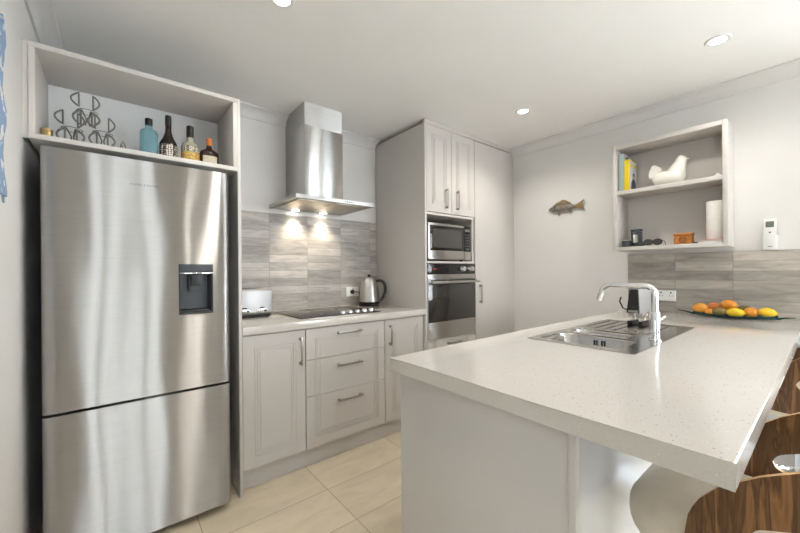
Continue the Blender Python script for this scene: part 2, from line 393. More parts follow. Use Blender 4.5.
# ------------------------------------------------------------------ cabinet helpers
def grooved(bm, x0, x1, z0, z1, y, t, sides='LRTB', offs=(.058, .073, .088), gw=.005, dep=.0026):
    """door or drawer front with three routed lines running parallel to the chosen sides; front face at y, back at y+t"""
    xs = {x0, x1}; zs = {z0, z1}
    for o in offs:
        for e in (o, o+gw):
            if 'L' in sides: xs.add(x0+e)
            if 'R' in sides: xs.add(x1-e)
            if 'B' in sides: zs.add(z0+e)
            if 'T' in sides: zs.add(z1-e)
    xs = sorted(xs); zs = sorted(zs)
    def depth(cx, cz):
        d = min([cx-x0] if 'L' in sides else [9], [x1-cx] if 'R' in sides else [9], [cz-z0] if 'B' in sides else [9], [z1-cz] if 'T' in sides else [9])[0]
        return dep if any(o < d < o+gw for o in offs) else 0.0
    D = [[depth((xs[i]+xs[i+1])/2, (zs[j]+zs[j+1])/2) for j in range(len(zs)-1)] for i in range(len(xs)-1)]
    V = lambda a, b, c: bm.verts.new((a, b, c))
    for i in range(len(xs)-1):
        for j in range(len(zs)-1):
            d = y + D[i][j]
            bm.faces.new((V(xs[i], d, zs[j]), V(xs[i+1], d, zs[j]), V(xs[i+1], d, zs[j+1]), V(xs[i], d, zs[j+1])))
            if i+1 < len(xs)-1 and D[i+1][j] != D[i][j]:
                e = y + D[i+1][j]; bm.faces.new((V(xs[i+1], d, zs[j]), V(xs[i+1], e, zs[j]), V(xs[i+1], e, zs[j+1]), V(xs[i+1], d, zs[j+1])))
            if j+1 < len(zs)-1 and D[i][j+1] != D[i][j]:
                e = y + D[i][j+1]; bm.faces.new((V(xs[i], d, zs[j+1]), V(xs[i], e, zs[j+1]), V(xs[i+1], e, zs[j+1]), V(xs[i+1], d, zs[j+1])))
    # edge faces down to the back
    for i in range(len(xs)-1):
        for zz, j in ((z0, 0), (z1, len(zs)-2)):
            d = y + D[i][j]; bm.faces.new((V(xs[i], d, zz), V(xs[i+1], d, zz), V(xs[i+1], y+t, zz), V(xs[i], y+t, zz)))
    for j in range(len(zs)-1):
        for xx, i in ((x0, 0), (x1, len(xs)-2)):
            d = y + D[i][j]; bm.faces.new((V(xx, d, zs[j]), V(xx, d, zs[j+1]), V(xx, y+t, zs[j+1]), V(xx, y+t, zs[j])))
    bm.faces.new((V(x0, y+t, z0), V(x1, y+t, z0), V(x1, y+t, z1), V(x0, y+t, z1)))
def handle(parent, x, y, z, length, vertical):
    """flat bar handle on two posts, in front of a face at y"""
    bm = bmesh.new(); l = length/2
    if vertical:
        quad_box(bm, x-.006, x+.006, y-.030, y-.022, z-l, z+l, bev=.002)
        for s in (-1, 1): quad_box(bm, x-.007, x+.007, y-.024, y+.0005, z+s*(l-.012)-.008, z+s*(l-.012)+.008, bev=.0015)
    else:
        quad_box(bm, x-l, x+l, y-.030, y-.022, z-.006, z+.006, bev=.002)
        for s in (-1, 1): quad_box(bm, x+s*(l-.012)-.008, x+s*(l-.012)+.008, y-.024, y+.0005, z-.007, z+.007, bev=.0015)
    return obj('handle', bm, 'handle', parent)

YD = 2.022          # door fronts of the base run
ZW = 0.866          # underside of the back worktop
# ------------------------------------------------------------------ fridge surround
fc = thing('fridge_cabinet', 'tall taupe fridge surround with open display shelf on top', 'cabinet', (0.12, 2.3, 0))
bm = bmesh.new(); quad_box(bm, .514, .530, 2.005, 2.650, 0, 2.1375, bev=.0008); obj('end_panel', bm, 'cab', fc)
bm = bmesh.new(); quad_box(bm, XL+.0005, -.264, 2.010, 2.03, 1.752, 2.1375); obj('filler_strip', bm, 'cab', fc)
box('side_panel', 'cab', fc, -.263, -.243, 2.005, 2.38, 1.7725, 2.1165, bev=.0006)
box('side_panel', 'cab', fc, .493, .5135, 2.005, 2.38, 1.7725, 2.1165, bev=.0006)
box('top_panel', 'cab', fc, -.263, .5135, 2.005, 2.663, 2.117, 2.138, bev=.0006)
box('shelf_board', 'cab', fc, -.263, .5135, 2.005, 2.663, 1.751, 1.772, bev=.0006)
box('back_panel', 'cabwhite', fc, -.2425, .4925, 2.362, 2.376, 1.7725, 2.1165)

# ------------------------------------------------------------------ fridge
fr = thing('fridge', 'tall stainless steel fridge with bottom freezer and water dispenser', 'fridge', (.115, 2.2, 0))
FX0, FX1, FY = -.226, .456, 1.94
box('body', 'darkgrey', fr, FX0+.006, FX1-.006, 2.006, 2.57, .045, 1.70, bev=.004)
for sx in (FX0+.05, FX1-.05):
    for sy in (2.06, 2.5): box('foot', 'black', fr, sx-.02, sx+.02, sy-.02, sy+.02, 0.0005, .0445)
box('kick_grille', 'black', fr, FX0+.02, FX1-.02, 2.008, 2.03, .012, .044)
def fridge_front(z0, z1, hole=None):
    bm = bmesh.new(); r = .022; yb = 2.004
    cols = [(FX0, yb)] + [(FX0+r-r*math.cos(math.radians(a)), FY+r-r*math.sin(math.radians(a))) for a in range(0, 91, 10)]
    inner = []
    if hole: inner = [hole[0], hole[1]]
    n = 16; base = sorted(set([FX0+r + (FX1-FX0-2*r)*k/n for k in range(1, n)] + inner))
    cols += [(x, FY) for x in base]
    cols += [(FX1-r+r*math.sin(math.radians(a)), FY+r-r*math.cos(math.radians(a))) for a in range(0, 91, 10)] + [(FX1, yb)]
    zs = [z0, z1] if not hole else [z0, hole[2], hole[3], z1]
    V = [[bm.verts.new((x, y, z)) for z in zs] for x, y in cols]
    for i in range(len(cols)-1):
        for j in range(len(zs)-1):
            if hole and j == 1 and cols[i][1] == FY and hole[0]-1e-6 <= cols[i][0] and cols[i+1][0] <= hole[1]+1e-6: continue
            bm.faces.new((V[i][j], V[i+1][j], V[i+1][j+1], V[i][j+1]))
    bm.faces.new([v[0] for v in V]); bm.faces.new([v[-1] for v in V][::-1])
    bm.faces.new((V[0][0], V[-1][0], V[-1][-1], V[0][-1])) if not hole else bm.faces.new([V[0][j] for j in range(4)] + [V[-1][j] for j in range(3, -1, -1)])
    return bm
DH = (.233, .379, 1.010, 1.250)
door = obj('fridge_door', fridge_front(.655, 1.712, DH), 'fridge', fr)
obj('freezer_drawer', fridge_front(.040, .643), 'fridge', fr)
# dispenser: a recess with header, lip and paddle
bm = bmesh.new(); d = .055
loft(bm, [[(DH[0], FY-.001, DH[2]), (DH[1], FY-.001, DH[2]), (DH[1], FY-.001, DH[3]), (DH[0], FY-.001, DH[3])],
          [(DH[0]+.003, FY-.003, DH[2]+.003), (DH[1]-.003, FY-.003, DH[2]+.003), (DH[1]-.003, FY-.003, DH[3]-.003), (DH[0]+.003, FY-.003, DH[3]-.003)],
          [(DH[0]+.006, FY+.002, DH[2]+.008), (DH[1]-.008, FY+.002, DH[2]+.008), (DH[1]-.008, FY+.002, DH[3]-.006), (DH[0]+.006, FY+.002, DH[3]-.006)],
          [(DH[0]+.008, FY+d, DH[2]+.02), (DH[1]-.016, FY+d, DH[2]+.02), (DH[1]-.016, FY+d, DH[3]-.01), (DH[0]+.008, FY+d, DH[3]-.01)]], cap0=False)
disp = obj('water_dispenser', bm, 'darkgrey', fr, ang=20)
box('control_header', 'darkgrey', disp, DH[0]+.004, DH[1]-.004, FY-.004, FY+.03, 1.210, 1.246, bev=.002)
box('chrome_lip', 'chrome', disp, DH[0]+.002, DH[1]-.002, FY-.006, FY+.01, 1.204, 1.2095, bev=.001)
box('paddle', 'black', disp, .285, .33, FY+.018, FY+.03, 1.145, 1.203, bev=.003)
box('spout_block', 'darkgrey', disp, .277, .338, FY+.030, FY+.05, 1.115, 1.205, bev=.003)
box('drip_tray', 'black', disp, DH[0]+.01, DH[1]-.016, FY+.004, FY+.05, 1.018, 1.032, bev=.002)
def text(name, s, size, loc, rot, m, parent, ext=.0004):
    cu = bpy.data.curves.new(name, 'FONT'); cu.body = s; cu.size = size; cu.extrude = ext; cu.align_x = 'CENTER'; cu.align_y = 'CENTER'
    cu.space_character = 1.15
    t = bpy.data.objects.new(name, cu); C.objects.link(t)
    dg = bpy.context.evaluated_depsgraph_get(); me = bpy.data.meshes.new_from_object(t.evaluated_get(dg)); bpy.data.objects.remove(t)
    me.materials.clear(); me.materials.append(M[m])
    o = bpy.data.objects.new(name, me); C.objects.link(o); o.parent = parent; o.location = Vector(loc) - wloc(parent); o.rotation_euler = rot
    return o
text('logo', 'FISHER & PAYKEL', .0125, (.108, FY-.0006, 1.602), (PI/2, 0, 0), 'ink', door)

# ------------------------------------------------------------------ base cabinets and worktop
def base_unit(label, x0, x1):
    t = thing('base_cabinet', label, 'cabinet', ((x0+x1)/2, 2.3, 0))
    box('carcass', 'cab', t, x0+.001, x1-.001, 2.042, 2.65, .12, ZW-.001)
    return t
b1 = base_unit('taupe base cabinet with one grooved door beside the fridge', .531, .898)
bm = bmesh.new(); grooved(bm, .536, .895, .125, .856, YD, .019); dr = obj('door', bm, 'cab', b1, ang=20); handle(dr, .864, YD, .733, .168, True)
b2 = base_unit('taupe cabinet of three drawers below the cooktop', .900, 1.496)
for z0, z1, sd in ((.667, .856, 'LRT'), (.441, .664, 'LR'), (.125, .438, 'LRB')):
    bm = bmesh.new(); grooved(bm, .901, 1.494, z0, z1, YD, .019, sd); dr = obj('drawer', bm, 'cab', b2, ang=20)
    handle(dr, 1.203, YD, {'LRT': .812, 'LR': .604, 'LRB': .377}[sd], .185, False)
b3 = base_unit('taupe base cabinet with one grooved door beside the oven tower', 1.498, 1.878)
bm = bmesh.new(); grooved(bm, 1.499, 1.868, .125, .856, YD, .019); dr = obj('door', bm, 'cab', b3, ang=20); handle(dr, 1.543, YD, .745, .150, True)
tk = box('toe_kick', 'cab', None, .531, 1.879, 2.066, 2.082, .0005, .1195)
tag(tk, 'taupe recessed kickboard along the floor below the base cabinets', 'kickboard')
wt = box('worktop', 'quartz', None, .5305, 1.8795, 2.0, 2.6525, ZW, .910, bev=.0015)
tag(wt, 'speckled white stone worktop of the back run holding the cooktop', 'worktop')

# ------------------------------------------------------------------ oven tower and pantry
ot = thing('oven_cabinet', 'tall taupe cabinet tower housing the microwave and the wall oven', 'cabinet', (2.18, 2.3, 0))
TX0, TX1 = 1.880, 2.488
box('side_panel', 'cab', ot, TX0, TX0+.018, 2.0, 2.662, .0005, 2.368, bev=.0008)
box('side_panel', 'cab', ot, TX1-.018, TX1, 2.022, 2.662, .0005, 2.368)
for z0, z1 in ((2.35, 2.368), (1.655, 1.673), (1.268, 1.284), (.642, .655), (.10, .118)): box('shelf', 'cab', ot, TX0+.0185, TX1-.0185, 2.004, 2.645, z0, z1)
box('back_panel', 'cab', ot, TX0+.0185, TX1-.0185, 2.646, 2.661, .12, 2.349)
box('top_trim', 'cab', ot, TX0, 3.085, 1.996, 2.02, 2.364, 2.3995, bev=.003)
for x0, x1, hx in ((1.9, 2.184, 2.118), (2.188, 2.484, 2.253)):
    bm = bmesh.new(); grooved(bm, x0, x1, 1.678, 2.358, 2.0, .019); dr = obj('door', bm, 'cab', ot, ang=20); handle(dr, hx, 2.0, 1.797, .165, True)
bm = bmesh.new(); grooved(bm, 1.9, 2.484, .125, .640, 2.0, .019, 'LRB'); dr = obj('drawer', bm, 'cab', ot, ang=20); handle(dr, 2.197, 2.0, .612, .17, False)
box('toe_panel', 'cab', ot, TX0+.0185, TX1-.0185, 2.05, 2.066, .0005, .0995)
pt = thing('pantry_cabinet', 'tall plain taupe pantry cupboard in the room corner', 'cabinet', (2.79, 2.3, 0))
box('carcass', 'cab', pt, 2.4885, 3.0975, 2.024, 2.662, .0005, 2.363)
dr = box('door', 'cab', pt, 2.492, 3.088, 2.002, 2.021, .12, 2.358, bev=.0008); handle(dr, 2.551, 2.002, .998, .165, True)
box('filler_strip', 'cab', pt, 3.0885, 3.098, 2.004, 2.022, .0005, 2.3635)

# microwave
mw = thing('microwave', 'silver and black microwave in the niche above the oven', 'microwave', (2.18, 2.3, 1.2845))
MX0, MX1, MZ0, MZ1, MY = 1.926, 2.440, 1.300, 1.592, 2.012
box('case', 'steel', mw, MX0, MX1, MY+.022, 2.46, MZ0, MZ1, bev=.004)
md = box('door', 'steel', mw, MX0, 2.352, MY, MY+.0215, MZ0, MZ1, bev=.003)
box('window', 'blackglass', md, MX0+.016, 2.349, MY-.002, MY+.004, MZ0+.072, MZ1-.018, bev=.001)
box('viewing_screen', 'mwglass', md, MX0+.05, 2.32, MY-.0035, MY-.0021, MZ0+.095, MZ1-.045)
kp = box('control_panel', 'blackglass', mw, 2.353, MX1, MY, MY+.0215, MZ0, MZ1, bev=.002)
box('display', 'lcd', kp, 2.366, 2.428, MY-.0015, MY+.002, MZ1-.05, MZ1-.028)
bm = bmesh.new()
for i in range(3):
    for j in range(6): quad_box(bm, 2.366+i*.0225, 2.366+i*.0225+.017, MY-.0015, MY+.002, MZ0+.085+j*.025, MZ0+.085+j*.025+.014)
obj('keypad', bm, 'darkgrey', kp)
box('lower_strip', 'steel', kp, 2.353, MX1, MY-.001, MY+.004, MZ0, MZ0+.070)
for sx in (MX0+.05, MX1-.05):
    for sy in (2.08, 2.4):
        bm = bmesh.new(); lathe(bm, [(.012, 1.285), (.014, 1.3005)], (sx, sy, 0), 12); obj('foot', bm, 'black', mw)

# oven
ov = thing('oven', 'built-in stainless wall oven with dark glass door and two knobs', 'oven', (2.18, 2.3, .656))
OX0, OX1, OY = 1.9, 2.476, 1.994
box('body', 'black', ov, OX0+.01, OX1-.01, 2.02, 2.55, .66, 1.262)
cp = box('control_panel', 'blackglass', ov, OX0, OX1, OY, 2.019, 1.178, 1.264, bev=.001)
box('clock_display', 'glow', cp, 1.962, 1.992, OY-.001, OY+.002, 1.215, 1.227)
for kx in (2.305, 2.415):
    bm = bmesh.new(); lathe(bm, [(0, OY-.030), (.018, OY-.030), (.021, OY-.026), (.023, OY-.006), (.026, OY-.002), (.026, OY+.001)], (kx, 0, 1.222), 24, 'Y'); quad_box(bm, kx-.003, kx+.003, OY-.034, OY-.028, 1.204, 1.240)
    obj('knob', bm, 'chrome', cp)
box('trim_strip', 'steel', ov, OX0, OX1, OY, 2.019, 1.138, 1.177, bev=.001)
od = box('door', 'steel', ov, OX0, OX1, OY, 2.019, .660, 1.135, bev=.002)
box('door_glass', 'ovenglass', od, OX0+.002, OX1-.002, OY-.003, OY+.004, .795, 1.133, bev=.001)
bm = bmesh.new(); tube(bm, [(OX0+.01, OY-.045, 1.113), (OX1+.004, OY-.045, 1.113)], .010, 12)
for hx in (OX0+.04, OX1-.04): quad_box(bm, hx-.008, hx+.008, OY-.045, OY-.0025, 1.107, 1.119, bev=.002)
obj('handle', bm, 'steel', od)

# ------------------------------------------------------------------ range hood
hd = thing('range_hood', 'stainless chimney range hood on the wall above the cooktop', 'range hood', (1.2, 2.4, 1.68))
bm = bmesh.new(); quad_box(bm, 1.028, 1.331, 2.308, 2.6525, 1.715, 2.235, bev=.001); ch = obj('chimney', bm, 'steel', hd)
bm = bmesh.new(); quad_box(bm, 1.032, 1.327, 2.312, 2.664, 2.2355, 2.399); obj('upper_sleeve', bm, 'steel', hd)
bm = bmesh.new(); HX0, HX1, HY0, HY1 = .899, 1.503, 2.150, 2.6525
P = lambda x0, x1, y0, y1, z: [(x0, y0, z), (x1, y0, z), (x1, y1, z), (x0, y1, z)]
loft(bm, [P(HX0+.02, HX1-.02, HY0+.02, HY1-.02, 1.689), P(HX0, HX1, HY0, HY1, 1.685), P(HX0, HX1, HY0, HY1, 1.709), P(1.01, 1.35, 2.29, HY1, 1.730)])
cn = obj('canopy', bm, 'steel', hd, ang=5)
for k, (a, b) in enumerate(((.930, 1.198), (1.203, 1.472))):
    box('grease_filter', 'filter', cn, a, b, 2.19, 2.56, 1.6815, 1.6885, bev=.001)
for lx in (1.085, 1.322):
    bm = bmesh.new(); lathe(bm, [(.03, 1.683), (.034, 1.680), (.034, 1.685)], (lx, 2.612, 0), 20); lp = obj('lamp_ring', bm, 'chrome', cn)
    bm = bmesh.new(); lathe(bm, [(.026, 1.6785), (.029, 1.6825)], (lx, 2.612, 0), 20); obj('lamp_lens', bm, 'lens', lp)
    l = bpy.data.lights.new('hood_lamp', 'SPOT'); l.energy = 9; l.spot_size = math.radians(92); l.spot_blend = 1.0; l.color = (1, .86, .66); l.shadow_soft_size = .02
    lo = bpy.data.objects.new('hood_lamp', l); C.objects.link(lo); lo.location = (lx, 2.585, 1.673); lo.rotation_euler = (math.radians(9), 0, 0)
bm = bmesh.new()
for k in range(5): lathe(bm, [(0, HY0-.003), (.0045, HY0-.003), (.0045, HY0+.001)], (1.26+k*.016, 0, 1.697), 10, 'Y')
obj('control_button', bm, 'darkgrey', cn)

# ------------------------------------------------------------------ cooktop, kettle, toaster, sockets
ck = thing('cooktop', 'black ceramic glass cooktop set in the back worktop', 'cooktop', (1.23, 2.33, .9105))
gl = box('glass', 'blackglass', ck, .898, 1.506, 2.078, 2.595, .9105, .9165, bev=.002)
box('steel_edge', 'steel', ck, .893, 1.511, 2.073, 2.600, .9103, .9125, bev=.0005)
for cx, cy, rr in ((1.04, 2.25, .075), (1.03, 2.46, .09), (1.25, 2.47, .075), (1.36, 2.31, .06)):
    bm = bmesh.new(); tube(bm, [(cx+rr*math.cos(2*PI*k/40), cy+rr*math.sin(2*PI*k/40), .9163) for k in range(40)], .0008, 6, True); obj('burner_ring', bm, 'handle', gl)
for k in range(5):
    bm = bmesh.new(); lathe(bm, [(.0195, .9166), (.019, .930), (.016, .934), (0, .934)], (1.235 + .060*k, 2.160, 0), 20); obj('knob', bm, 'chrome', ck)

def outlet(label, axis, c, w, h, n):
    x, y, z = c
    t = thing('power_socket', label, 'socket', c)
    if axis == 'Y': box('plate', 'white', t, x-w/2, x+w/2, y-.009, y, z-h/2, z+h/2, bev=.003)
    else: box('plate', 'white', t, x-.009, x, y-w/2, y+w/2, z-h/2, z+h/2, bev=.003)
    for k in range(n):
        o = (k-(n-1)/2)*w/n
        bm = bmesh.new()
        for s in (-1, 1):
            if axis == 'Y': quad_box(bm, x+o+s*.008-.0015, x+o+s*.008+.0015, y-.0098, y-.0085, z-.006, z+.004)
            else: quad_box(bm, x-.0098, x-.0085, y+o+s*.008-.0015, y+o+s*.008+.0015, z-.006, z+.004)
        if axis == 'Y': quad_box(bm, x+o-.004, x+o+.004, y-.0125, y-.0085, z+.016, z+.026)
        else: quad_box(bm, x-.0125, x-.0085, y+o-.004, y+o+.004, z+.016, z+.026)
        obj('socket_pins', bm, 'darkgrey', t)
    return t
outlet('white wall socket with black plug beside the kettle', 'Y', (1.615, 2.6525, 1.030), .125, .082, 1)
outlet('white double socket on right tiles behind the tap', 'X', (3.0865, .755, 1.016), .115, .076, 2)

ke = thing('kettle', 'stainless electric kettle with black handle on the back worktop', 'kettle', (1.70, 2.515, .9105)); kx, ky, kz = 1.70, 2.515, .9105
bm = bmesh.new(); lathe(bm, [(.088, kz), (.09, kz+.004), (.088, kz+.016), (.078, kz+.020)], (kx, ky, 0), 36); obj('power_base', bm, 'black', ke)
bm = bmesh.new(); lathe(bm, [(.080, kz+.021), (.088, kz+.026), (.088, kz+.05), (.083, kz+.10), (.074, kz+.155), (.062, kz+.20), (.055, kz+.215)], (kx, ky, 0), 40)
kb = obj('body', bm, 'steel', ke)
bm = bmesh.new(); lathe(bm, [(.0885, kz+.021), (.0905, kz+.024), (.0905, kz+.036), (.0885, kz+.038)], (kx, ky, 0), 40); obj('black_band', bm, 'black', kb)
bm = bmesh.new(); lathe(bm, [(.056, kz+.2155), (.050, kz+.228), (.034, kz+.240), (.012, kz+.246)], (kx, ky, 0), 36); ld = obj('lid', bm, 'steel', ke)
bm = bmesh.new(); lathe(bm, [(.010, kz+.246), (.014, kz+.254), (.013, kz+.264), (.006, kz+.270), (0, kz+.271)], (kx, ky, 0), 16); obj('knob', bm, 'black', ld)
dx, dy = .93, -.37
hp = [(.060, .208), (.085, .216), (.112, .212), (.134, .190), (.143, .155), (.140, .115), (.125, .075), (.105, .048), (.088, .038)]
bm = bmesh.new(); tube(bm, [(kx+dx*a, ky+dy*a, kz+b) for a, b in hp], [.010, .011, .012, .0125, .0125, .0125, .012, .011, .010], 12); obj('handle', bm, 'black', ke)
bm = bmesh.new(); loft(bm, [[(kx-dx*.048+s[0]*.012*dy, ky-dy*.048-s[0]*.012*dx, kz+.195+s[1]*.016) for s in ((1, -1), (-1, -1), (-1, 1), (1, 1))],
                            [(kx-dx*.080+s[0]*.005*dy, ky-dy*.080-s[0]*.005*dx, kz+.208+s[1]*.008) for s in ((1, -1), (-1, -1), (-1, 1), (1, 1))]]); obj('spout', bm, 'steel', ke)
bm = bmesh.new(); lathe(bm, [(.0, 2.621), (.012, 2.621), (.018, 2.627), (.019, 2.642)], (1.605, 0, 1.028), 20, 'Y')
tube(bm, [(1.605, 2.623, 1.028), (1.64, 2.612, 1.030), (1.665, 2.608, 1.015), (1.675, 2.612, .97), (1.68, 2.615, .925), (1.685, 2.605, .918), (1.695, 2.585, .918)], .0038, 8); obj('power_cord', bm, 'black', ke)

to = thing('toaster', 'brushed silver two slot toaster beside the fridge panel', 'toaster', (.68, 2.45, .9105))
def toaster():
    bm = bmesh.new(); x0, x1, y0, y1, z0, z1 = .560, .824, 2.38, 2.55, .9275, 1.100
    prof = rrect((y1-y0)/2, (z1-z0)/2, .022, 6); cy, cz = (y0+y1)/2, (z0+z1)/2
    loft(bm, [[(x, cy+p*s, cz+q*s) for p, q in prof] for x, s in ((x0, .96), (x0+.006, 1), (x1-.006, 1), (x1, .96))]); return bm
tb = obj('body', toaster(), 'satin', to)
box('base', 'black', to, .565, .819, 2.39, 2.54, .9165, .927, bev=.003)
for sx in (.585, .80):
    for sy in (2.405, 2.525):
        bm = bmesh.new(); lathe(bm, [(.010, .9106), (.011, .9165)], (sx, sy, 0), 10); obj('foot', bm, 'black', to)
for sy in (2.435, 2.49): box('bread_slot', 'black', tb, .60, .785, sy-.013, sy+.013, 1.0985, 1.1005)
for cx in (.645, .755):
    bm = bmesh.new(); quad_box(bm, cx-.036, cx+.036, 2.3765, 2.3805, .941, .968, bev=.001); pnl = obj('control_panel', bm, 'handle', tb)
    bm = bmesh.new(); quad_box(bm, cx+.012, cx+.026, 2.368, 2.3765, .947, .961, bev=.002)
    for k in range(3): lathe(bm, [(0, 2.374), (.004, 2.374), (.004, 2.3766)], (cx-.026+k*.013, 0, .952), 10, 'Y')
    obj('button', bm, 'black', pnl)
for lx in (.645, .755): box('lever', 'black', tb, lx-.014, lx+.014, 2.369, 2.3795, .972, .979, bev=.002)

# ------------------------------------------------------------------ peninsula
pn = thing('peninsula_cabinet', 'white peninsula cabinet carrying the sink worktop', 'cabinet', (1.9, .65, 0))
PX0, PX1, PY0, PY1, PZ = .790, 3.095, .366, .975, .8555
box('end_panel', 'cab', pn, PX0, PX0+.020, PY0+.012, PY1, .0005, PZ, bev=.0008)
box('corner_strip', 'cab', pn, PX0-.002, PX0+.018, PY0-.006, PY0+.011, .0005, PZ, bev=.0005)
box('back_panel', 'gloss', pn, PX0+.0185, PX1, PY0, PY0+.018, .0005, PZ)
bm = bmesh.new(); quad_box(bm, PX0+.021, PX1, .40, PY1-.02, .12, .70); obj('carcass', bm, 'cab', pn)
box('kick_panel', 'cab', pn, PX0+.021, PX1, PY1-.07, PY1-.055, .0005, .1195)
for k in range(4): 
    a = PX0+.024 + k*.565; dd = box('door', 'cab', pn, a, a+.56, PY1-.019, PY1, .125, .846, bev=.001)
# worktop with the sink cut-out
SX0, SX1, SY0, SY1 = 1.462, 2.338, .458, .868
def slab_with_hole(x0, x1, y0, y1, z0, z1, hx0, hx1, hy0, hy1):
    bm = bmesh.new(); xs, ys = [x0, hx0, hx1, x1], [y0, hy0, hy1, y1]
    for z in (z0, z1):
        V = [[bm.verts.new((x, y, z)) for y in ys] for x in xs]
        for i in range(3):
            for j in range(3):
                if (i, j) != (1, 1): bm.faces.new((V[i][j], V[i+1][j], V[i+1][j+1], V[i][j+1]))
    for (a, b, c, d_) in ((x0, x1, y0, y1), (hx0, hx1, hy0, hy1)):
        px = [hx0, hx1]; py = [hy0, hy1]
        for yy in (c, d_):
            q = sorted({a, b, *px}); 
            for s, e in zip(q, q[1:]): bm.faces.new([bm.verts.new(p) for p in ((s, yy, z0), (e, yy, z0), (e, yy, z1), (s, yy, z1))])
        for xx in (a, b):
            q = sorted({c, d_, *py})
            for s, e in zip(q, q[1:]): bm.faces.new([bm.verts.new(p) for p in ((xx, s, z0), (xx, e, z0), (xx, e, z1), (xx, s, z1))])
    bmesh.ops.remove_doubles(bm, verts=bm.verts[:], dist=1e-5)
    es = [e for e in bm.edges if all(abs(v.co.z-z1) < 1e-5 for v in e.verts) and len(e.link_faces) == 2 and e.calc_face_angle(0) > .5 and not (hx0-.01 < e.verts[0].co.x < hx1+.01 and hy0-.01 < e.verts[0].co.y < hy1+.01)]
    es += [e for e in bm.edges if abs(e.verts[0].co.z-e.verts[1].co.z) > .01 and len(e.link_faces) == 2 and e.calc_face_angle(0) > .5 and e.verts[0].co.x < x0+.01]
    bmesh.ops.bevel(bm, geom=es, offset=.0022, segments=2, affect='EDGES', profile=.5)
    return bm
pw = obj('peninsula_worktop', slab_with_hole(.762, 3.0865, .0985, .998, .856, .900, SX0, SX1, SY0, SY1), 'quartz')
tag(pw, 'speckled white stone worktop of the peninsula with the sink set in', 'worktop')

# ------------------------------------------------------------------ sink and tap
sk = thing('sink', 'stainless one-and-a-half bowl inset sink with grooved drainer', 'sink', (1.9, .66, .9))
RX0, RX1, RY0, RY1, RZ = 1.452, 2.350, .450, .876, .9028
B1 = (1.486, 1.745, .515, .842); B2 = (1.775, 1.905, .575, .842); DR = (1.93, 2.335, .475, .855)
def rperim(x0, x1, y0, y1, n=8):
    p = []
    for k in range(n): p.append((x0+(x1-x0)*k/n, y0))
    for k in range(n): p.append((x1, y0+(y1-y0)*k/n))
    for k in range(n): p.append((x1-(x1-x0)*k/n, y1))
    for k in range(n): p.append((x0, y1-(y1-y0)*k/n))
    return p
def to_round(pts, o, i, r):
    out = []
    cx, cy, a, b = (i[0]+i[1])/2, (i[2]+i[3])/2, (i[1]-i[0])/2, (i[3]-i[2])/2
    for x, y in pts:
        u = (x-(o[0]+o[1])/2)/((o[1]-o[0])/2)*a; v = (y-(o[2]+o[3])/2)/((o[3]-o[2])/2)*b
        if abs(u) > a-r and abs(v) > b-r:
            c = Vector((math.copysign(a-r, u), math.copysign(b-r, v))); d = Vector((u, v))-c
            if d.length > 1e-6: d = c + d.normalized()*r; u, v = d.x, d.y
        out.append((cx+u, cy+v))
    return out
bm = bmesh.new()
xs = [RX0, 1.760, 1.918, RX1]
for k, inner in enumerate((B1, B2)):
    o = (xs[k], xs[k+1], RY0, RY1); per = rperim(*o); inn = to_round(per, o, inner, .035)
    A = [bm.verts.new((x, y, RZ)) for x, y in per]; Bv = [bm.verts.new((x, y, RZ)) for x, y in inn]; n = len(A)
    Cv = [bm.verts.new((x + (-.004 if x > (inner[0]+inner[1])/2 else .004)*0, y, RZ-.006)) for x, y in inn]
    for q in range(n):
        bm.faces.new((A[q], A[(q+1) % n], Bv[(q+1) % n], Bv[q])); bm.faces.new((Bv[q], Bv[(q+1) % n], Cv[(q+1) % n], Cv[q]))
# drainer cell with ridges running along X
ny = 142
def dz(x, y):
    if not (DR[0] < x < DR[1] and DR[2]+.08 < y < DR[3]): 
        return 0.0 if not (DR[0] < x < DR[1] and DR[2] < y < DR[3]) else -.004
    ph = (y - DR[2]-.08)/.048; fr_ = ph - math.floor(ph)
    return -.004 + (.0042 if fr_ < .45 and DR[0]+.03 < x < DR[1]-.02 else 0)
gx = [xs[2], DR[0], DR[0]+.006, DR[0]+.03, DR[0]+.036] + [DR[0]+.036+(DR[1]-.02-DR[0]-.042)*k/6 for k in range(1, 6)] + [DR[1]-.026, DR[1]-.02, DR[1]-.006, DR[1], RX1]
gy = [RY0+(RY1-RY0)*k/ny for k in range(ny+1)]
G = [[bm.verts.new((x, y, RZ+dz(x, y))) for y in gy] for x in gx]
for i in range(len(gx)-1):
    for j in range(ny): bm.faces.new((G[i][j], G[i+1][j], G[i+1][j+1], G[i][j+1]))
# rim skirt
per = rperim(RX0, RX1, RY0, RY1, 1)
for q in range(4):
    a, b = per[q], per[(q+1) % 4]; bm.faces.new([bm.verts.new(p) for p in ((a[0], a[1], RZ), (b[0], b[1], RZ), (b[0], b[1], .9003), (a[0], a[1], .9003))])
obj('rim_and_drainer', bm, 'sink', sk, ang=50)
def bowl(i, depth):
    bm = bmesh.new(); per = rperim(*i); L_ = []
    for ins, z in ((0, RZ-.0065), (.006, RZ-.02), (.012, RZ-depth+.03), (.022, RZ-depth+.008), (.045, RZ-depth)):
        j = (i[0]+ins, i[1]-ins, i[2]+ins, i[3]-ins); L_.append([(x, y, z) for x, y in to_round(per, i, j, .035)])
    loft(bm, L_, cap0=False); return bm
bo = obj('main_bowl', bowl(B1, .17), 'sink', sk, ang=60)
bm = bmesh.new(); lathe(bm, [(.036, RZ-.1695), (.034, RZ-.167), (.020, RZ-.168), (0, RZ-.168)], (1.615, .68, 0), 20); obj('drain', bm, 'chrome', bo)
bm = bmesh.new()
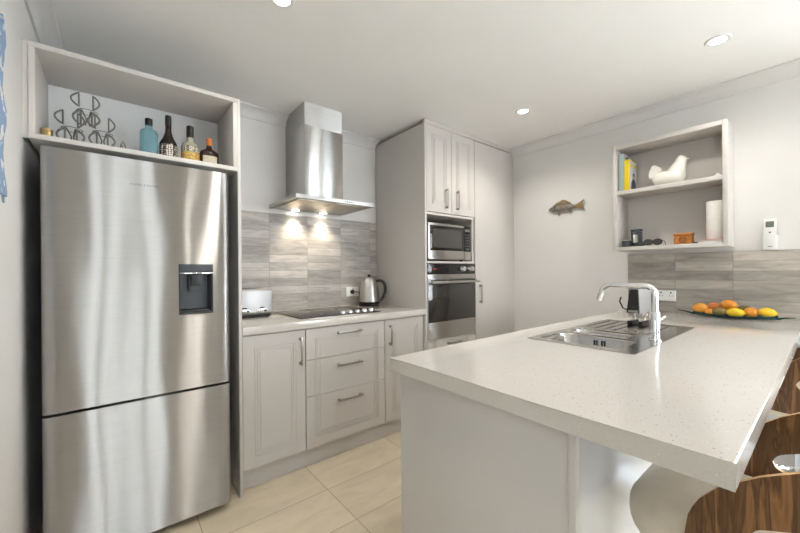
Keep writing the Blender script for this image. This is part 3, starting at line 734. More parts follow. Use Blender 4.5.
for k in (0, 1, 3, 4): quad_box(bm, B1[1]-.0105, B1[1]-.0065, .655+k*.011, .655+k*.011+.006, RZ-.046, RZ-.022)
obj('overflow_slots', bm, 'black', bo)
bo2 = obj('half_bowl', bowl(B2, .12), 'sink', sk, ang=60)
bm = bmesh.new(); lathe(bm, [(.030, RZ-.1195), (.028, RZ-.117), (0, RZ-.118)], (1.84, .71, 0), 20); obj('drain', bm, 'chrome', bo2)

tp = thing('tap', 'chrome kitchen tap with square gooseneck over the sink', 'tap', (1.803, .486, .903)); tx, ty = 1.803, .482
bm = bmesh.new(); lathe(bm, [(.024, .9029), (.024, .908), (.0185, .910), (.0185, 1.022), (.017, 1.025), (.0, 1.025)], (tx, ty, 0), 28); obj('mixer_body', bm, 'chrome', tp)
bm = bmesh.new()
pts = [(tx, ty, 1.02), (tx, ty, 1.10)] + [(tx, ty+.035-.035*math.cos(math.radians(a)), 1.10+.035*math.sin(math.radians(a))) for a in range(10, 91, 10)]
pts += [(tx, ty+.17, 1.137)] + [(tx, ty+.17+.045*math.sin(math.radians(a)), 1.092+.045*math.cos(math.radians(a))) for a in range(12, 73, 12)] + [(tx, ty+.224, 1.062)]
tube(bm, pts, [.0135]*11 + [.012]*(len(pts)-11), 16); obj('spout', bm, 'chrome', tp)
bm = bmesh.new(); tube(bm, [(tx+.017, ty-.004, .985), (tx+.04, ty-.01, .99), (tx+.075, ty-.016, 1.0)], [.007, .005, .004], 10); obj('lever', bm, 'chrome', tp)

# ------------------------------------------------------------------ small appliance on the drainer
ap = thing('coffee_maker', 'small black and steel coffee maker standing behind the tap', 'coffee maker', (2.24, .65, .903)); az = .9035
bm = bmesh.new(); L_ = []
for z, a0, a1 in ((.968, .652, .716), (1.0, .653, .712), (1.085, .658, .700), (1.100, .659, .698)): L_.append([(2.19, a0, z), (2.40, a0, z), (2.40, a1, z), (2.19, a1, z)])
loft(bm, L_); hd_ = obj('housing', bm, 'satin', ap)
bm = bmesh.new(); loft(bm, [[(2.187, .656, .970), (2.187, .716, .970), (2.187, .700, 1.098), (2.187, .660, 1.098)], [(2.191, .656, .970), (2.191, .716, .970), (2.191, .700, 1.098), (2.191, .660, 1.098)]]); fp = obj('front_plate', bm, 'blackglass', hd_)
box('badge_bar', 'handle', fp, 2.181, 2.1868, .662, .706, .974, .984, bev=.001)
box('top_cap', 'darkgrey', hd_, 2.186, 2.402, .657, .700, 1.1005, 1.108, bev=.003)
bm = bmesh.new(); tube(bm, [(2.2, .715, .985), (2.195, .735, .992), (2.19, .75, 1.03), (2.19, .742, 1.055)], .004, 8); obj('side_lever', bm, 'black', hd_)
bm = bmesh.new(); lathe(bm, [(.0, .940), (.030, .942), (.045, .952), (.048, .9675)], (2.26, .684, 0), 24); obj('brew_basket', bm, 'thinglass', ap)
for ly in (.658, .706):
    bm = bmesh.new(); tube(bm, [(2.29, ly, .968), (2.285, ly, .94), (2.27, ly, .907)], .004, 8); obj('leg', bm, 'steel', ap)
for a, b in ((.640, .66), (.690, .715)): box('foot', 'black', ap, 2.19, 2.30, a, b, az, az+.022, bev=.003)
box('drip_tray', 'darkgrey', ap, 2.195, 2.29, .6605, .6895, az, az+.010, bev=.002)

# ------------------------------------------------------------------ fruit dish
di = thing('fruit_dish', 'long green glass leaf dish of fruit against the tiles', 'dish', (2.94, .385, .9))
bm = bmesh.new(); N_ = 28; rows = []
for k in range(N_+1):
    s = -1 + 2*k/N_; y = .385 - s*.19; wd = .072*math.sqrt(max(0, 1-abs(s)**2.4))+.003; lift = .012*abs(s)**2
    rows.append([(2.94+q*wd, y, .9035 + lift + .020*abs(q)**2.2) for q in (-1, -.75, -.5, -.25, 0, .25, .5, .75, 1)])
top = [[bm.verts.new(p) for p in r] for r in rows]; bot = [[bm.verts.new((p[0], p[1], p[2]-.0032)) for p in r] for r in rows]
for k in range(N_):
    for j in range(8):
        bm.faces.new((top[k][j], top[k][j+1], top[k+1][j+1], top[k+1][j])); bm.faces.new((bot[k][j], bot[k+1][j], bot[k+1][j+1], bot[k][j+1]))
    for j in (0, 8): bm.faces.new((top[k][j], top[k+1][j], bot[k+1][j], bot[k][j]))
for k in (0, N_): bm.faces.new(top[k]+bot[k][::-1])
obj('bowl', bm, 'greenglass', di)
bm = bmesh.new(); tube(bm, [(2.94, .575, .917), (2.94, .61, .926), (2.945, .655, .933)], [.006, .0045, .003], 8); obj('leaf_stem', bm, 'greenglass', di)
bm = bmesh.new(); tube(bm, [(2.94, .196, .917), (2.93, .165, .926), (2.92, .128, .930)], [.006, .0045, .002], 8); obj('leaf_tip', bm, 'greenglass', di)
def fruit_obj(name, label, cat, m, c, l, hgt, kind):
    """l = length along the dish, hgt = height"""
    bm = bmesh.new(); n, r = 18, hgt/2; prof = []
    for i in range(n+1):
        a = PI*i/n; rr = math.sin(a); h_ = -math.cos(a)
        if kind == 'lemon': rr = math.sin(a)**1.15 if 0 < a < PI else 0; h_ *= 1.0
        if kind == 'orange': h_ *= .97
        if kind == 'mango': rr *= 1 + .10*math.cos(a)
        prof.append((rr*r if 0 < i < n else 0, h_*l/2))
    lathe(bm, prof, (0, 0, 0), 24, 'Y')
    if kind == 'lemon':
        pass
    o = obj(name, bm, m); o.location = c; tag(o, label, cat, 'fruit in the leaf dish'); o.rotation_euler = (random.uniform(-.15, .15), 0, random.uniform(-.2, .2))
    bm = bmesh.new()
    if kind in ('lemon', 'avocado', 'mango'):
        lathe(bm, [(hgt*.16, -l/2+.003), (hgt*.09, -l/2-.004), (0, -l/2-.005)], (0, 0, 0), 12, 'Y'); ch_ = m
    else:
        lathe(bm, [(.0, r-.0035), (.0045, r-.0015), (.004, r+.002), (0, r+.003)], (0, 0, 0), 10); ch_ = 'lime'
    finish(bm); me = bpy.data.meshes.new('stem_end'); bm.to_mesh(me); bm.free(); me.materials.append(M[ch_])
    e = bpy.data.objects.new('stem_end', me); C.objects.link(e); e.parent = o
    return o
F = [('mango', 'oval orange mango at the left end of the fruit dish', 'mango', 'mango', (2.915, .537, .957), .080, .060, 'mango'),
     ('mandarin', 'smallest orange fruit, a mandarin low beside the left-end mango', 'mandarin', 'orange', (2.900, .489, .936), .047, .043, 'orange'),
     ('avocado', 'greenish brown avocado at the front of the fruit dish', 'avocado', 'avocado', (2.900, .441, .940), .078, .052, 'avocado'),
     ('mandarin', 'reddish mandarin behind the avocado in the fruit dish', 'mandarin', 'mandarin', (2.972, .476, .962), .070, .060, 'orange'),
     ('orange', 'topmost and largest orange of the fruit dish', 'orange', 'orange', (2.955, .404, .980), .082, .066, 'orange'),
     ('lemon', 'yellow lemon in the middle of the fruit dish', 'lemon', 'lemon', (2.893, .368, .942), .086, .056, 'lemon'),
     ('avocado', 'dark greenish avocado at the back of the fruit dish right of the top orange', 'avocado', 'lime', (2.980, .338, .957), .076, .052, 'avocado'),
     ('orange', 'orange lying between the two yellow lemons of the fruit dish', 'orange', 'orange', (2.912, .303, .947), .068, .060, 'orange'),
     ('lemon', 'yellow lemon at the right end of the fruit dish', 'lemon', 'lemon', (2.918, .236, .952), .078, .056, 'lemon'),
     ('lime', 'small dark lime half hidden behind the left-end mango', 'lime', 'lime', (2.985, .533, .948), .050, .046, 'orange')]
for f in F: fruit_obj(*f)

# ------------------------------------------------------------------ open wall shelf
ws = thing('wall_shelf', 'open two-tier cream wall shelf box on the right wall', 'shelf', (2.985, .71, 1.344))
WX0, WX1 = 2.872, 3.098
box('side_panel', 'cab', ws, WX0, WX1, .998, 1.023, 1.344, 2.115, bev=.001)
box('side_panel', 'cab', ws, WX0, WX1, .394, .418, 1.344, 2.115, bev=.001)
box('top_panel', 'cab', ws, WX0, WX1, .4185, .9975, 2.086, 2.115, bev=.001)
box('middle_shelf', 'cab', ws, WX0, WX1-.013, .4185, .9975, 1.752, 1.780, bev=.001)
box('bottom_panel', 'cab', ws, WX0, WX1, .4185, .9975, 1.344, 1.370, bev=.001)
box('back_panel', 'cab', ws, 3.086, WX1, .4185, .9975, 1.3705, 2.0855)

# hen dish: white ceramic sitting hen, facing the stools
he = thing('ceramic_hen', 'white ceramic hen ornament sitting on upper wall shelf', 'ornament', (2.965, .71, 1.7805))
def hen():
    bm = bmesh.new(); L_ = []; cx, hz = 2.965, 1.7805
    # (y, z-centre, half height, half width): tail -> breast
    S = [(.800, .055, .012, .020), (.785, .052, .038, .044), (.765, .051, .050, .056), (.735, .051, .0505, .064), (.70, .0515, .051, .066),
         (.665, .055, .054, .062), (.640, .060, .056, .052), (.622, .062, .044, .036), (.612, .062, .018, .016)]
    for y, zc, hh, hw in S:
        L_.append([(cx+hw*math.cos(2*PI*k/24), y, hz+max(.0008, zc+hh*math.sin(2*PI*k/24))) for k in range(24)])
    loft(bm, L_); return bm
obj('body', hen(), 'hen', he, ang=60)
cx, hz = 2.965, 1.7805
bm = bmesh.new(); tube(bm, [(cx, .672, hz+.060), (cx, .660, hz+.095), (cx, .649, hz+.125), (cx, .641, hz+.145), (cx, .637, hz+.165), (cx, .634, hz+.180), (cx, .633, hz+.187)], [.058, .050, .040, .033, .031, .024, .008], 20); hh = obj('neck_and_head', bm, 'hen', he, ang=60)
bm = bmesh.new(); tube(bm, [(cx, .610, hz+.163), (cx, .592, hz+.158)], [.008, .0012], 8); obj('beak', bm, 'hen', hh)
bm = bmesh.new(); prism(bm, [(.660, hz+.176), (.654, hz+.193), (.645, hz+.189), (.638, hz+.198), (.629, hz+.190), (.620, hz+.180), (.638, hz+.172)], 'X', cx-.006, cx+.006); bmesh.ops.bevel(bm, geom=bm.edges[:], offset=.003, segments=2, affect='EDGES'); obj('comb', bm, 'hen', hh)
bm = bmesh.new(); prism(bm, [(.735, hz+.108), (.752, hz+.122), (.772, hz+.148), (.790, hz+.166), (.801, hz+.152), (.812, hz+.132), (.821, hz+.104), (.823, hz+.076), (.810, hz+.058), (.760, hz+.055)], 'X', cx-.020, cx+.020)
bmesh.ops.bevel(bm, geom=bm.edges[:], offset=.0085, segments=3, affect='EDGES')
obj('tail', bm, 'hen', he, ang=60)
for s in (-1, 1):
    bm = bmesh.new(); lathe(bm, [(0, -.006), (.030, -.003), (.036, 0), (.030, .004), (0, .008)], (cx+s*.058, .715, hz+.062), 18, 'X', sx=1.25, sy=.8); obj('wing', bm, 'hen', he, ang=60)

def book(label, y0, y1, x0, x1, z0, z1, spine, front, extra=None):
    t = thing('book', label, 'book', ((x0+x1)/2, (y0+y1)/2, z0), 'books on the upper wall shelf')
    box('page_block', 'paper', t, x0+.003, x1-.002, y0+.003, y1-.003, z0+.003, z1-.003)
    bm = bmesh.new(); quad_box(bm, x0+.002, x1, y0, y0+.0025, z0, z1); quad_box(bm, x0+.002, x1, y1-.0025, y1, z0, z1); cv = obj('cover', bm, front, t)
    box('spine', spine, t, x0-.001, x0+.002, y0, y1, z0, z1, bev=.0008)
    return t, cv
M['teal'] = mat('teal_print', srgb(178, 198, 198), 0.5); M['yellow'] = mat('yellow_print', srgb(232, 206, 34), 0.45); M['covergrey'] = mat('pale_print', srgb(206, 208, 212), 0.45)
M['skin'] = mat('printed_skin', srgb(206, 164, 138), 0.5); M['navy'] = mat('printed_dark_blue', srgb(52, 54, 70), 0.5); M['pink'] = mat('pink_print', srgb(222, 150, 138), 0.5)
bk, cv = book('taller book with pale teal spine at shelf left end', .958, .992, 2.900, 3.066, 1.7805, 2.055, 'teal', 'covergrey')
box('title_band', 'navy', cv, 2.94, 3.04, .9572, .9579, 2.018, 2.036)
bk, cv = book('shorter yellow book with a person printed on its cover', .922, .954, 2.892, 3.048, 1.7805, 2.005, 'yellow', 'yellow')
box('cover_panel', 'covergrey', cv, 2.899, 3.046, .9208, .9218, 1.784, 1.955)
box('title_band', 'covergrey', cv, 2.90, 3.04, .9208, .9218, 1.972, 1.995)
bm = bmesh.new(); prism(bm, [(2.925, 1.785), (3.025, 1.785), (3.018, 1.84), (2.995, 1.868), (2.955, 1.868), (2.932, 1.84)], 'Y', .9196, .9207); obj('printed_figure', bm, 'navy', cv)
bm = bmesh.new(); lathe(bm, [(0, .9196), (.019, .9196), (.019, .9207)], (2.975, 0, 1.885), 16, 'Y', sy=1.2); obj('printed_face', bm, 'skin', cv)
bm = bmesh.new(); prism(bm, [(2.953, 1.888), (2.957, 1.905), (2.975, 1.914), (2.993, 1.905), (2.997, 1.888), (2.985, 1.898), (2.965, 1.898)], 'Y', .9190, .9196); obj('printed_hair', bm, 'navy', cv)

cd = thing('cream_trinket', 'tiny cream trinket at right end of upper shelf', 'trinket', (2.9, .442, 1.7805))
box('base', 'hen', cd, 2.885, 2.915, .430, .456, 1.7805, 1.789, bev=.002)
bm = bmesh.new(); lathe(bm, [(.008, 1.789), (.009, 1.795), (.005, 1.800), (0, 1.801)], (2.9, .445, 0), 14); obj('knob', bm, 'hen', cd)

# lower tier
ma = thing('small_tin', 'small dark metal tin at left end of lower shelf', 'tin', (2.925, .953, 1.3705))
M['tin'] = noise_tint(mat('dark_pewter', srgb(84, 88, 92), 0.4, 0.5), srgb(78, 82, 88), 60, 0.35)
bm = bmesh.new(); lathe(bm, [(.028, 1.3706), (.029, 1.374), (.028, 1.415), (.027, 1.415), (.026, 1.378), (0, 1.376)], (2.925, .953, 0), 24); obj('cup', bm, 'tin', ma)
bm = bmesh.new(); lathe(bm, [(.0295, 1.414), (.031, 1.417), (.0295, 1.420), (.0265, 1.416)], (2.925, .953, 0), 24); obj('rim', bm, 'steel', ma)
ta = thing('square_canister', 'taller dark patterned canister on the lower wall shelf', 'canister', (2.985, .905, 1.3705))
box('body', 'tin', ta, 2.957, 3.013, .876, .934, 1.3706, 1.484, bev=.004)
box('lid', 'tin', ta, 2.955, 3.015, .874, .936, 1.4845, 1.500, bev=.004)
box('side_motif', 'steel', ta, 2.9545, 2.9568, .890, .920, 1.40, 1.46, bev=.0008)
po = thing('dark_pebble_dish', 'low dark dish lying beside the tall canister', 'dish', (2.92, .868, 1.3705))
bm = bmesh.new(); lathe(bm, [(.020, 1.3706), (.030, 1.380), (.033, 1.398), (.031, 1.398), (.027, 1.383), (0, 1.378)], (2.92, .862, 0), 24); obj('dish_body', bm, 'tin', po)
bm = bmesh.new(); lathe(bm, [(0, 1.379), (.012, 1.383), (.014, 1.392), (.008, 1.401), (0, 1.403)], (2.92, .862, 0), 12); obj('pebble', bm, 'black', po)
gs = thing('sunglasses', 'pair of dark framed glasses lying on lower wall shelf', 'glasses', (2.93, .785, 1.3705))
bm = bmesh.new()
for cy in (.757, .812): tube(bm, [(2.9, cy+.026*math.cos(2*PI*k/20), 1.395+.019*math.sin(2*PI*k/20)) for k in range(20)], .003, 6, True)
tube(bm, [(2.9, .775, 1.399), (2.899, .7845, 1.403), (2.9, .794, 1.399)], .003, 6); obj('frame', bm, 'black', gs)
for cy in (.757, .812):
    bm = bmesh.new(); lathe(bm, [(0, 2.899), (.025, 2.899), (.025, 2.901), (0, 2.901)], (0, cy, 1.395), 20, 'X', sy=.74); obj('lens', bm, 'mwglass', gs)
for s, cy in ((1, .84), (-1, .73)):
    bm = bmesh.new(); tube(bm, [(2.9, cy, 1.402), (2.94, cy-s*.004, 1.405), (3.0, cy-s*.01, 1.400), (3.03, cy-s*.012, 1.378)], .0022, 6); obj('temple_arm', bm, 'black', gs)
ob = thing('carved_box', 'orange brown carved wooden box on the lower wall shelf', 'box', (2.955, .625, 1.3705))
box('box_body', 'boxwood', ob, 2.925, 2.99, .578, .672, 1.3706, 1.428, bev=.002)
bm = bmesh.new(); quad_box(bm, 2.922, 2.993, .575, .675, 1.4285, 1.446, bev=.003); obj('lid', bm, 'boxwood', ob)
bm = bmesh.new()
tube(bm, [(2.9235, .625+.018*math.cos(2*PI*k/18), 1.402+.018*math.sin(2*PI*k/18)) for k in range(18)], .0022, 6, True)
tube(bm, [(2.9235, .625+.009*math.cos(2*PI*k/14), 1.402+.009*math.sin(2*PI*k/14)) for k in range(14)], .0018, 6, True); obj('carved_motif', bm, 'walnut', ob)
def flat_book(label, m, y0, y1, x0, x1, z0, z1):
    t = thing('flat_book', label, 'book', ((x0+x1)/2, (y0+y1)/2, z0), 'books under the paper towel')
    box('page_block', 'paper', t, x0+.002, x1-.002, y0+.002, y1-.002, z0+.0025, z1-.0025)
    bm = bmesh.new(); quad_box(bm, x0, x1, y0, y1, z0, z0+.002); quad_box(bm, x0, x1, y0, y1, z1-.002, z1); quad_box(bm, x0, x1, y0, y0+.0018, z0+.002, z1-.002); obj('cover', bm, m, t)
flat_book('white book lying flat at right end of lower shelf', 'covergrey', .4215, .535, 2.88, 3.04, 1.3706, 1.382)
flat_book('thin pink book lying under the paper towel roll', 'pink', .4215, .528, 2.885, 3.035, 1.3822, 1.391)
rt = thing('paper_towel', 'white paper towel roll standing on lower wall shelf', 'paper towel', (2.955, .475, 1.3915))
bm = bmesh.new(); lathe(bm, [(.020, 1.3915), (.0435, 1.3915), (.045, 1.394), (.045, 1.630), (.043, 1.633), (.020, 1.633)], (2.955, .464, 0), 40); obj('roll', bm, 'paper', rt)
bm = bmesh.new(); lathe(bm, [(.0185, 1.3916), (.0195, 1.3916), (.0195, 1.6325), (.0185, 1.6325)], (2.955, .464, 0), 24); obj('card_core', bm, 'boxwood', rt)
pe = thing('pen', 'short black pen on lower shelf beside the flat books', 'pen', (2.885, .552, 1.3705))
bm = bmesh.new(); tube(bm, [(2.89, .541, 1.3752), (2.885, .566, 1.3752)], .0042, 10); obj('barrel', bm, 'black', pe)
bm = bmesh.new(); tube(bm, [(2.885, .566, 1.3752), (2.883, .573, 1.3745)], [.0035, .001], 8); obj('nib', bm, 'handle', pe)

# ------------------------------------------------------------------ wall fish, remote, wall hanging
fi = thing('metal_fish', 'weathered metal fish sculpture hung on the right wall', 'wall ornament', (3.09, 1.47, 1.752))
def fy(pts): return pts
bm = bmesh.new(); L_ = []
for y, zc, hh, hw in ((1.628, 1.752, .004, .004), (1.615, 1.752, .016, .010), (1.59, 1.752, .024, .014), (1.55, 1.752, .029, .016), (1.50, 1.752, .029, .016), (1.45, 1.752, .024, .013), (1.41, 1.753, .017, .009), (1.385, 1.754, .012, .006)):
    L_.append([(3.078+hw*math.cos(2*PI*k/16), y, zc+hh*math.sin(2*PI*k/16)) for k in range(16)])
loft(bm, L_); fb = obj('body', bm, 'fishmetal', fi, ang=60)
def fin(name, pts, m, x=3.078, par=fi):
    bm = bmesh.new(); prism(bm, pts, 'X', x-.002, x+.002); return obj(name, bm, m, par)
fin('tail_fin', [(1.39, 1.764), (1.36, 1.778), (1.316, 1.803), (1.336, 1.757), (1.312, 1.716), (1.355, 1.728), (1.39, 1.742)], 'fishgold')
fin('dorsal_fin', [(1.595, 1.778), (1.56, 1.802), (1.53, 1.812), (1.50, 1.826), (1.47, 1.815), (1.43, 1.79), (1.42, 1.776), (1.48, 1.794), (1.53, 1.790), (1.57, 1.777)], 'fishgold')
fin('pelvic_fin', [(1.548, 1.726), (1.538, 1.682), (1.525, 1.690), (1.532, 1.726)], 'fishmetal')
fin('anal_fin', [(1.46, 1.730), (1.44, 1.708), (1.42, 1.716), (1.425, 1.738)], 'fishmetal')
fin('side_fin', [(1.535, 1.760), (1.49, 1.768), (1.475, 1.752), (1.51, 1.742)], 'fishgold', 3.060)
fin('gill_plate', [(1.575, 1.778), (1.566, 1.780), (1.556, 1.752), (1.566, 1.724), (1.575, 1.728), (1.568, 1.752)], 'wire', 3.062)
bm = bmesh.new(); lathe(bm, [(0, 3.060), (.005, 3.062), (.006, 3.066)], (0, 1.60, 1.758), 12, 'X'); obj('eye', bm, 'black', fi)
bm = bmesh.new(); tube(bm, [(3.082, 1.50, 1.76), (3.0985, 1.50, 1.76)], .003, 8); obj('wall_pin', bm, 'wire', fi)

rm = thing('aircon_remote', 'white remote control with grey screen in its wall holder', 'remote control', (3.09, .235, 1.32))
box('holder', 'white', rm, 3.074, 3.0985, .203, .268, 1.3185, 1.41, bev=.004)
rb = box('handset', 'white', rm, 3.066, 3.0736, .209, .262, 1.322, 1.505, bev=.003)
box('screen', 'lcd', rb, 3.0648, 3.0662, .218, .253, 1.455, 1.490)
bm = bmesh.new(); quad_box(bm, 3.0645, 3.0662, .231, .240, 1.420, 1.428, bev=.0006); obj('button', bm, 'ink', rb)
box('maker_mark', 'ink', rb, 3.0652, 3.0661, .226, .244, 1.338, 1.341)

wh = thing('wall_hanging', 'blue patterned fabric wall hanging on the left wall', 'wall hanging', (XL+.01, 1.5, 2.05))
bm = bmesh.new(); n = 24; A = []; Bq = []
for k in range(n+1):
    z = 2.0 - .545*k/n; e = 1.640 + .006*math.sin(k*1.1) + .004*math.sin(k*2.7); x = XL+.012+.004*math.sin(k*.6)
    A.append([bm.verts.new((x + .003*math.sin(j*1.3), 1.32 + (e-1.32)*j/6, z)) for j in range(7)]); Bq.append([bm.verts.new((x - .006 + .003*math.sin(j*1.3), 1.32 + (e-1.32)*j/6, z)) for j in range(7)])
for k in range(n):
    for j in range(6): bm.faces.new((A[k][j], A[k][j+1], A[k+1][j+1], A[k+1][j])); bm.faces.new((Bq[k][j], Bq[k+1][j], Bq[k+1][j+1], Bq[k][j+1]))
    for j in (0, 6): bm.faces.new((A[k][j], A[k+1][j], Bq[k+1][j], Bq[k][j]))
for k in (0, n): bm.faces.new(A[k]+Bq[k][::-1])
obj('cloth', bm, 'blue', wh, ang=60)
for y in (1.34, 1.632):
    bm = bmesh.new(); tube(bm, [(XL+.0012, y, 2.022), (XL+.012, y, 2.022), (XL+.014, y+.002, 2.008), (XL+.013, y+.004, 1.994)], .003, 8); obj('hanging_loop', bm, 'blue', wh)
bm = bmesh.new(); tube(bm, [(XL+.012, 1.636+.014*math.cos(2*PI*k/18), 1.452+.016*math.sin(2*PI*k/18)) for k in range(18)], .003, 6, True); obj('corner_loop', bm, 'blue', wh)

# ------------------------------------------------------------------ objects on the fridge shelf
SZ = 1.7725
def bottle(label, x, y, prof, m, cap, capm, bands=(), flat=1.0, capname='cap'):
    t = thing('bottle', label, 'bottle', (x, y, SZ), 'bottles above the fridge')
    bm = bmesh.new(); lathe(bm, [(r, SZ+h) for r, h in prof], (x, y, 0), 32, sy=flat); g = obj('glass', bm, m, t, ang=50)
    for lm, pr in bands:
        bm = bmesh.new(); lathe(bm, [(r, SZ+h) for r, h in pr], (x, y, 0), 32, sy=flat); obj('paper_label', bm, lm, g, ang=60)
    bm = bmesh.new(); lathe(bm, [(r, SZ+h) for r, h in cap], (x, y, 0), 20); obj(capname, bm, capm, t, ang=50); bottle.last = t
Yb = 2.14
bottle('pale blue square-shouldered glass bottle with black cap', .136, Yb, [(.035, .0005), (.038, .004), (.038, .128), (.034, .142), (.016, .152), (.0145, .168)], 'blueglass',
       [(.0155, .1685), (.016, .172), (.016, .200), (.0145, .203), (0, .203)], 'black')
bottle('tallest dark bottle with long neck and dotted white label', .217, Yb, [(.038, .0005), (.041, .004), (.041, .085), (.037, .100), (.024, .125), (.0155, .150), (.0135, .165), (.0135, .190)], 'darkglass',
       [(.0142, .1905), (.0145, .195), (.0145, .236), (.013, .239), (0, .239)], 'black', [('dots', [(.0415, .006), (.0415, .084)])])
bottle('clear bottle with dotted glass, gold label and black cap', .314, Yb, [(.040, .0005), (.0425, .004), (.0425, .098), (.038, .112), (.020, .122), (.016, .128), (.016, .148)], 'clearbottle',
       [(.0165, .1485), (.017, .152), (.017, .207), (.015, .210), (0, .210)], 'black', [('dots2', [(.043, .07), (.043, .097)]), ('goldlabel', [(.043, .006), (.043, .066)])])
bottle('short broad-shouldered dark amber bottle with orange cap and cream label', .404, Yb, [(.042, .0005), (.0465, .005), (.0465, .078), (.043, .092), (.028, .102), (.015, .110), (.0125, .126)], 'amber',
       [(.0135, .1265), (.0145, .13), (.0145, .158), (.012, .166), (0, .167)], 'orangecap', [], flat=.6)
def front_label(t, x, y, r, sy, z0, z1, half):
    bm = bmesh.new(); n = 12
    P_ = lambda rr, a, z: (x + rr*math.sin(a), y - rr*sy*math.cos(a), SZ+z)
    loft(bm, [[P_(r+d_, -half+2*half*k/n, z) for d_, z, rng in ((.0006, z0, range(n+1)),) for k in rng] + [P_(r+.0006, half-2*half*k/n, z1) for k in range(n+1)],
              [P_(r+.0014, -half+2*half*k/n, z0) for k in range(n+1)] + [P_(r+.0014, half-2*half*k/n, z1) for k in range(n+1)]], cap0=False, cap1=False)
    A = [bm.verts.new(P_(r+.0014, -half+2*half*k/n, z0)) for k in range(n+1)]; B = [bm.verts.new(P_(r+.0014, -half+2*half*k/n, z1)) for k in range(n+1)]
    for k in range(n): bm.faces.new((A[k], A[k+1], B[k+1], B[k]))
    g = [c for c in t.children if c.name.startswith('glass')][0]
    obj('paper_label', bm, 'label', g, ang=60)
front_label(bottle.last, .404, Yb, .0466, .6, .022, .066, math.radians(46))
bt = thing('brass_tin', 'small round brass tin at left end above the fridge', 'tin', (-.222, 2.10, SZ))
bm = bmesh.new(); lathe(bm, [(.017, SZ+.0005), (.019, SZ+.004), (.019, SZ+.040), (.018, SZ+.042), (0, SZ+.042)], (-.220, 2.10, 0), 24); obj('pot', bm, 'brass', bt)
bm = bmesh.new(); lathe(bm, [(.0196, SZ+.0425), (.0196, SZ+.050), (.013, SZ+.055), (.004, SZ+.056), (.004, SZ+.062), (0, SZ+.063)], (-.220, 2.10, 0), 24); obj('lid', bm, 'brass', bt)

# three wire cradles, stacked like a pyramid, joined at the middle: one rack
wr = thing('wire_rack', 'black wire rack of three open claw cradles above fridge', 'wire rack', (-.10, 2.15, SZ))
def dloop(cx, cy, z0, z1, bulge, side):
    """upright D-shaped wire loop: straight inner side, bowed outer side"""
    n = 14; pts = [(cx, cy, z0 + (z1-z0)*k/4) for k in range(5)]
    pts += [(cx + side*bulge*math.sin(PI*k/n), cy, z1 + (z0-z1)*k/n) for k in range(1, n)]
    return pts
def cradle(cx, zc):
    bm = bmesh.new(); y0, y1 = 2.115, 2.195
    tube(bm, dloop(cx-.026, y0, zc+.008, zc+.070, .026, -1), .0036, 6, True)
    tube(bm, dloop(cx+.022, y0, zc+.002, zc+.068, .022, 1), .0036, 6, True)
    tube(bm, dloop(cx-.020, y0, zc-.075, zc-.004, .026, -1), .0042, 6, True)
    tube(bm, dloop(cx+.018, y0, zc-.072, zc-.006, .026, 1), .0042, 6, True)
    tube(bm, [(cx-.018, y0, zc-.072), (cx-.008, y1, zc-.045), (cx-.004, y1, zc-.020), (cx-.016, y0, zc-.006)], .0028, 6)
    tube(bm, [(cx+.016, y0, zc-.070), (cx+.006, y1, zc-.045), (cx+.003, y1, zc-.020), (cx+.014, y0, zc-.006)], .0028, 6)
    tube(bm, [(cx+.036*math.cos(2*PI*k/24), (y0+y1)/2+.040*math.sin(2*PI*k/24), zc+.002) for k in range(24)], .0014, 6, True)
    return bm
for cx, zc in ((-.094, 1.948), (-.146, 1.856), (-.040, 1.862)): obj('cradle', cradle(cx, zc), 'wire', wr, ang=80)
wc = thing('wire_clip', 'small bent wire clip standing right of wire rack', 'clip', (.035, 2.12, SZ))
bm = bmesh.new(); tube(bm, [(.020, 2.12, SZ+.002), (.027, 2.12, SZ+.05), (.034, 2.12, SZ+.066), (.040, 2.12, SZ+.05), (.052, 2.125, SZ+.002)], .0024, 8); obj('front_wire', bm, 'wire', wc)
bm = bmesh.new(); tube(bm, [(.027, 2.12, SZ+.05), (.035, 2.14, SZ+.03), (.036, 2.15, SZ+.002)], .002, 8); obj('rear_wire', bm, 'wire', wc)

